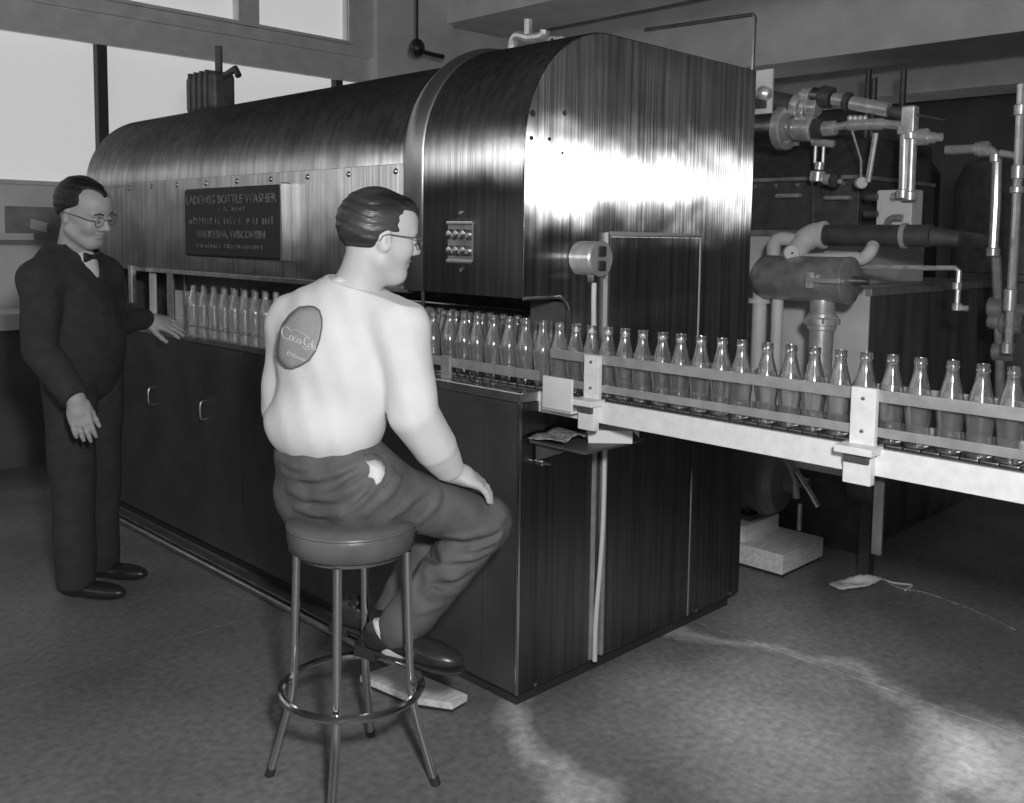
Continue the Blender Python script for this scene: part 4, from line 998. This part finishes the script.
# collar
cp = []
for k in range(24):
    a = 2*math.pi*k/24; cp.append(ds(356, 287, 2.525)+(lat*math.cos(a)*.058+fwd_t*math.sin(a)*.054)+UP*(.006-.012*math.sin(a))+RT*0)
MB().tube(cp, .010, 8, True).build('collar', SHIRT, shirt)
# oval patch with script lettering on the left shoulder blade
pc = []; NP = 36
out_px = [(309,307),(300,308),(291,315),(284,324),(280,334),(277.5,345),(277,357),(281,363),(287,368),(293,368.5),(301,365.5),(310,360),(316,351),(320,340),(322.5,328),(322.5,319),(320,311),(315,307.5)]
ctr = (300, 338)
def patch(name, scale, m, off, parent):
    mb = MB(); rings = 5; n = len(out_px)
    for r in range(rings+1):
        for (u, v) in out_px:
            t = scale*r/rings; p = shoot(ctr[0]+(u-ctr[0])*t, ctr[1]+(v-ctr[1])*t, bv, off); mb.v.append(p if p else mb.v[-1])
    mb.f = [(r*n+k, r*n+(k+1) % n, (r+1)*n+(k+1) % n, (r+1)*n+k) for r in range(rings) for k in range(n)]
    o = mb.build(name, m, parent, smooth=80); q = o.modifiers.new('s', 'SOLIDIFY'); q.thickness = .002; q.offset = 0; return o
pt_ = patch('shirt_patch', 1.0, PATCHM, .003, shirt)
bd_ = [shoot(u, v, bv, .004) for u, v in out_px]
MB().tube([p for p in bd_ if p], .0022, 6, True).build('patch_border', PATCHE, pt_)
def stroke(pts, r, name='script_lettering', out=.0055):
    # pts in patch units: x along the writing, y across it (pixels of lettering height), laid on the cloth
    P = []
    for x, y in pts:
        u = 284+x*.86+y*.10; v = 333+x*.36-y*.9
        p = shoot(u, v, bv, out)
        if p: P.append(p)
    if len(P) > 2: MB().tube(bez(P, 3), r, 6).build(name, PATCHW, pt_)
def loop(cx, cy, rx, ry, a0=0, a1=360, n=9): return [(cx+rx*math.cos(math.radians(a0+(a1-a0)*i/n)), cy+ry*math.sin(math.radians(a0+(a1-a0)*i/n))) for i in range(n+1)]
stroke(loop(4.5, 1.5, 5, 6.2, 50, 320), .0016); stroke([(9, 5), (14, 9), (22, 8.5), (28, 6.5)], .0012)           # C with its long stroke
stroke(loop(10.5, -1.5, 2, 2.6), .0013); stroke(loop(15, -1.5, 2, 2.6, 60, 310), .0013); stroke(loop(19, -1.5, 1.9, 2.5)+[(21, .6), (21.2, -3.5)], .0013)
stroke([(22.6, -1.2), (24, -1), (25, -1.2)], .0013)
stroke(loop(28.5, 1.2, 3.4, 5.2, 50, 320), .0016); stroke([(24, -5.5), (28, -7), (33, -5)], .0012)
stroke(loop(31.5, -1.8, 1.8, 2.4), .0012); stroke([(33.6, -3.5), (34.6, 3), (34, 5), (33.2, 2), (34, -3.8)], .0012); stroke(loop(36.2, -2, 1.5, 2.2)+[(37.8, .2), (38, -4)], .0012)
for k in range(8): stroke(loop(9+k*2.7, -19+.3*(k % 2), 1.0, 1.5+.6*(k % 3 == 0), 20*k, 20*k+300, 6), .0009)

# trousers
tf = body_seated(.0048)
tf.cone(hipL, hipR, .128, .124, .05); tf.ell(ds(330, 458, 2.58), (.158, .122, .10), tax, .04)
tf.chain([hipR, hipR.lerp(kneeR, .55)+UP*.008, kneeR], [.102, .076, .073], .03); tf.chain([kneeR, kneeR.lerp(ankR, .5), ankR.lerp(kneeR, .015)], [.074, .071, .066], .02)
tf.chain([hipL, hipL.lerp(kneeL, .55), kneeL], [.10, .082, .072], .03); tf.chain([kneeL, kneeL.lerp(ankL, .5), ankL], [.072, .066, .056], .02)
tf.cut((0, 0, .97), UP)
X_, Y_, Z_ = tf.ax[0][:, None, None], tf.ax[1][None, :, None], tf.ax[2][None, None, :]
RS_ = np.sqrt((X_-SCX)**2+(Y_-SCY)**2)
SEATZ = np.where((RS_ < .24) & (Z_ > ZS-.16), ZS-.014-1.1*np.maximum(0, RS_-.14)-Z_, -1.).astype(np.float32)
tf.g = np.maximum(tf.g, SEATZ)
def fold(pxs, D, r, k=.016, sub=False):
    P = [ds(u, v, D0) for (u, v), D0 in zip(pxs, D if isinstance(D, list) else [D]*len(pxs))]
    tf.chain(bez(P, 4), [r*(.55+.45*math.sin(math.pi*i/(4*(len(P)-1)))) for i in range(4*(len(P)-1)+1)], k, 'sub' if sub else 'add')
V0, F0 = tf.mesh(); tb = BVHTree.FromPolygons([tuple(v) for v in V0], [tuple(int(i) for i in f_) for f_ in F0])
def fold(pxs, r, sink=.3, k=.010, sub=False):
    P = [shoot(u, v, tb, -r*sink if not sub else r*.45) for u, v in pxs]; P = [p for p in P if p]
    if len(P) < 2: return
    B = bez(P, 4); n = len(B)-1
    tf.chain(B, [r*(.4+.6*math.sin(math.pi*(.08+.84*i/n))) for i in range(n+1)], k, 'sub' if sub else 'add')
for px in ([(283,472),(310,478),(345,470),(372,455)], [(288,490),(312,498),(345,492),(372,475)], [(295,508),(325,514),(360,500)], [(340,516),(362,500),(380,480),(392,470)],
           [(366,514),(388,494),(400,478)], [(392,517),(412,500),(424,492)], [(282,460),(300,468),(330,466)], [(420,522),(435,505),(440,492)],
           [(446,536),(470,536),(496,528),(505,515)], [(440,545),(470,548),(495,540),(503,530)], [(436,553),(462,560),(488,552),(498,542)], [(430,562),(446,578),(470,574),(488,562)], [(425,572),(436,592),(458,592),(478,578)], [(424,590),(440,602),(462,598)], [(418,612),(440,606),(466,590)], [(405,600),(412,585),(420,570)]):
    fold(px, .012)
for px in ([(300,485),(330,485),(360,470)], [(310,505),(345,505),(368,488)], [(450,542),(475,543),(498,534)], [(440,566),(465,566),(488,556)], [(430,584),(452,585),(474,572)]):
    fold(px, .010, sub=True)
tf.g = np.maximum(tf.g, SEATZ)
tf.wrinkle(lambda x, y, z: .0012*np.sin(60*x-45*y+50*z))
trs = tf.build('trousers', TROUS, sm_); tbv = tf.bvh()
# torn pocket with the white lining showing
pk = [(363,460),(368,462),(374,460.5),(380,462),(384,468),(384,475),(380,482),(376,485),(374,479),(368,477),(370,472),(369,466)]
mb = MB(); cu_, cv_ = 377, 471
mb.v = [shoot(cu_, cv_, tbv, .005)]+[shoot(u, v, tbv, .003) for u, v in pk]; mb.f = [(0, i+1, (i+1) % len(pk)+1) for i in range(len(pk))]
o = mb.build('pocket_lining', SHIRT, trs, smooth=80); q = o.modifiers.new('s', 'SOLIDIFY'); q.thickness = .003; q.offset = 0
pk2 = [shoot(u, v, tbv, .002) for u, v in ((364, 455), (374, 453), (384, 458), (388, 468), (388, 478), (383, 487))]
MB().tube(bez(pk2, 4), .004, 6).build('pocket_edge', TROUS, trs)
# shoes and socks
def shoe(ank, heel, toe, nm='shoe'):
    d = (toe-heel); L = d.length; x = d.normalized(); z = (UP-x*x.z).normalized(); y = z.cross(x)
    f = Field(*bounds([heel, toe, ank], .10), .004)
    Q = lambda a, b, c: heel+x*a*L+y*b+z*c
    f.ell(Q(.12, 0, .022), (.045, .034, .042), (x, y, z), .02); f.ell(Q(.50, 0, .016), (.11, .037, .034), (x, y, z), .03); f.ell(Q(.80, 0, .010), (.075, .043, .030), (x, y, z), .03)
    f.cone(Q(.20, 0, .03), Q(.24, 0, .062), .038, .034, .02); f.cone(Q(.27, 0, .10), Q(.24, 0, .06), .034, .032, 0, 'sub')
    f.cut(Q(0, 0, -.012), -z)
    b = f.build(nm, SHOE, sm_)
    s = MB()
    ol = [(-.02, -.026), (-.035, 0), (-.02, .026), (.06, .033), (.14, .034), (.21, .044), (.26, .040), (.287, .016), (.287, -.016), (.26, -.040), (.21, -.044), (.14, -.034), (.06, -.033)]
    k = L/.265
    s.prism(ol, lambda a, b_, q: heel+x*a*k+y*b_+z*(-.020+.010*q)).build('sole', RUBBER, b, bevel=.002)
    s = MB().prism([(a, b_) for a, b_ in ((-.02, -.026), (-.035, 0), (-.02, .026), (.045, .032), (.045, -.032))], lambda a, b_, q: heel+x*a*k+y*b_+z*(-.040+.021*q)).build('heel', RUBBER, b, bevel=.002)
    for i in range(4):
        a = .36+.07*i; MB().tube(bez([Q(a, -.020, .040-.02*(a-.36)), Q(a+.02, 0, .052-.02*(a-.36)), Q(a, .020, .040-.02*(a-.36))], 4), .0022, 6).build('lace', RUBBER, b)
    return b
shoe(ankR, heelR, toeR); 
offL = Vector((-.02, .20, .0))
shoe(ankL, heelR+Vector((.02, .155, .015)), toeR+Vector((.0, .17, .015)))
MB().tube([ankR.lerp(kneeR, .16), ankR, heelR.lerp(toeR, .22)+UP*.045, heelR.lerp(toeR, .25)+UP*.01], [.046, .045, .043, .036], 18).build('sock', SHIRT, sm_)

# ---------------------------------------------------------------- standing man
f2 = (RT*.90-FW*.27-UP*.30).normalized()
H2 = Frame(dp(84, 212, 3.72), f2, UP-RT*.12-FW*.1, 1.06)
ft2 = (RT*.95-FW*.20).normalized(); la2 = UP.cross(ft2).normalized()
foot0 = dp(82, 300, 3.82); gx, gy = foot0.x, foot0.y
ms_ = thing('person', (gx, gy, 0), 'bespectacled man in black jacket and bow tie standing by the loading table', 'person')
nk2 = dp(72, 258, 3.80)
sR, sL = dp(40, 282, 3.62), dp(104, 278, 3.96)
eR, wR = dp(40, 350, 3.52), dp(76, 399, 3.46)
hl = at(152, 322, 2, 1.018); wL = dp(146, 319, 4.30); hl = wL+RT*.1; eL = dp(112, 322, 4.10)
pv = Vector((gx, gy, .93)); ax2 = (ft2, la2, UP)
hipA, hipB = pv-la2*.09, pv+la2*.09
ftA, ftB = Vector((gx, gy, .0))-la2*.11+ft2*.02, Vector((gx, gy, .0))+la2*.10-ft2*.02
b2 = Field(*bounds([H2(0, 0, .14), H2(.13, 0, 0), H2(-.13, 0, 0), sR, sL, eR, wR-UP*.2, eL, hl+Vector((.1, .1, 0)), ftA, ftB, ftA+ft2*.2], .11), .0042)
b2.ell(dp(75, 325, 3.80), (.115, .165, .22), ax2); b2.ell(pv+UP*.08, (.115, .155, .16), ax2, .05)
b2.cone(sR, sL, .055, .055, .05); b2.cone(nk2, H2(-.02, 0, -.06), .062, .058, .03)
head_field(b2, H2, 1.08, 1.0)
b2.chain([sR, eR, wR], [.05, .043, .032]); b2.chain([sL, eL, wL], [.05, .042, .03])
for a, b in ((hipA, ftA), (hipB, ftB)): b2.chain([a, a.lerp(b, .5), b+UP*.08], [.085, .055, .04])
hand_field(b2, wR+(UP*-.012), (RT*.22-UP*.95), (RT*.25-FW*.85+ft2*0), 1, 1.0, .20, .03, .9, tx=.95, ty=.22)
hand_field(b2, wL+RT*.012, (RT*.9+FW*.25-UP*.30), (UP*.75-FW*.6), -1, 1.05, .20, .10, tx=.85, ty=.5)
b2.build('body', SKIN2, ms_)
eyes(ms_, H2); brows(ms_, H2, HAIRB); glasses(ms_, H2)
h2 = hair_field(H2, (0, 0, .012), (.80, 0, -1), .0034, thick=.006)
for s in (-1, 1):
    h2.ell(H2(.085, .050*s, .075), [q*H2.s for q in (.062, .036, .050)], H2.ax, .012, 'sub'); h2.ell(H2(.03, .086*s, -.03), [q*H2.s for q in (.05, .030, .05)], H2.ax, .012, 'sub')
h2.cut(H2(0, 0, .022), H2.x*.70-H2.z); h2.cut(H2(-.02, 0, -.06), -H2.z)
h2.wrinkle(lambda x, y, z: .0010*np.sin(210*z+70*x))
h2.build('hair', HAIRB, ms_)
j = Field(*bounds([sR, sL, eR, wR, eL, wL, pv-UP*.2], .14), .0055)
j.ell(dp(75, 325, 3.80), (.145, .19, .25), ax2); j.ell(pv+UP*.06, (.145, .185, .24), ax2, .05); j.cone(sR, sL, .075, .075, .06)
j.cone(nk2+UP*-.02, nk2+UP*.02, .085, .074, .04); j.chain([sR.lerp(nk2, .12)+UP*.015, nk2+UP*.035-ft2*.02, sL.lerp(nk2, .12)+UP*.015], [.066, .074, .066], .05); j.cone(nk2-ft2*.015, nk2+UP*.11-ft2*.016, .080, .073, .03)
j.chain([sR, eR, wR], [.074, .066, .050], .03); j.chain([sL, eL, wL], [.074, .064, .046], .03)
j.wrinkle(lambda x, y, z: .004*np.sin(26*z+20*x-12*y)*np.sin(15*x+19*y))
j.cut(pv-UP*.17, -UP); j.cut(nk2+UP*.092, UP*1+ft2*1.15)
for w_, e_ in ((wR, eR), (wL, eL)):
    a_ = (w_-e_).normalized(); X_, Y_, Z_ = j.ax[0][:, None, None], j.ax[1][None, :, None], j.ax[2][None, None, :]
    q = (X_-w_.x)*a_.x+(Y_-w_.y)*a_.y+(Z_-w_.z)*a_.z; nr = (X_-w_.x)**2+(Y_-w_.y)**2+(Z_-w_.z)**2 < .10**2
    j.g = np.where(nr, np.maximum(j.g, q), j.g).astype(np.float32)
vq = nk2+ft2*.10+UP*-.02
j.cone(nk2+ft2*.075+UP*.05, nk2+ft2*.16-UP*.13, .040, .006, .01, 'sub')
jk = j.build('jacket', WOOL, ms_); jb_ = j.bvh()
# shirt front, bow tie, lapels
s2 = Field(*bounds([nk2, nk2+ft2*.16-UP*.2], .12), .005)
s2.cone(nk2-UP*.03, nk2+UP*.012, .076, .066, .02); s2.cone(nk2+ft2*.04-UP*.02, nk2+ft2*.065-UP*.14, .062, .06, .03); s2.build('shirt_front', SHIRT, ms_)
bt = nk2+ft2*.082+UP*.005
for s in (-1, 1): MB().prism([(0, -.006), (0, .006), (.05*s, .02), (.05*s, -.02)], lambda u, v, k: bt+la2*u+UP*v+ft2*(.004+.014*k)).build('bow_tie_wing', RUBBER, ms_, bevel=.003)
MB().ball(bt+ft2*.012, .011).build('bow_tie_knot', RUBBER, ms_)
for (u, v) in ((104, 312), (107, 340)):
    p = shoot(u, v, jb_, .002)
    if p: MB().ball(p, .008, 10, 6).build('button', BLACKP, ms_)
t2 = Field(*bounds([pv, ftA, ftB], .2), .006)
t2.ell(pv+UP*.02, (.13, .17, .14), ax2)
for a, b in ((hipA, ftA), (hipB, ftB)): t2.chain([a, a.lerp(b, .5), b+UP*.06], [.105, .085, .075], .03)
t2.cut((0, 0, .035), -UP); t2.wrinkle(lambda x, y, z: .003*np.sin(20*z+9*x)); t2.build('trousers', WOOL, ms_)
for b in (ftA, ftB):
    f = Field(*bounds([b-ft2*.1, b+ft2*.22], .1), .006)
    f.ell(b+UP*.045-ft2*.02, (.06, .04, .05), ax2); f.ell(b+UP*.03+ft2*.10, (.12, .045, .034), ax2, .03); f.cut((0, 0, .002), -UP); f.build('shoe', SHOE, ms_)
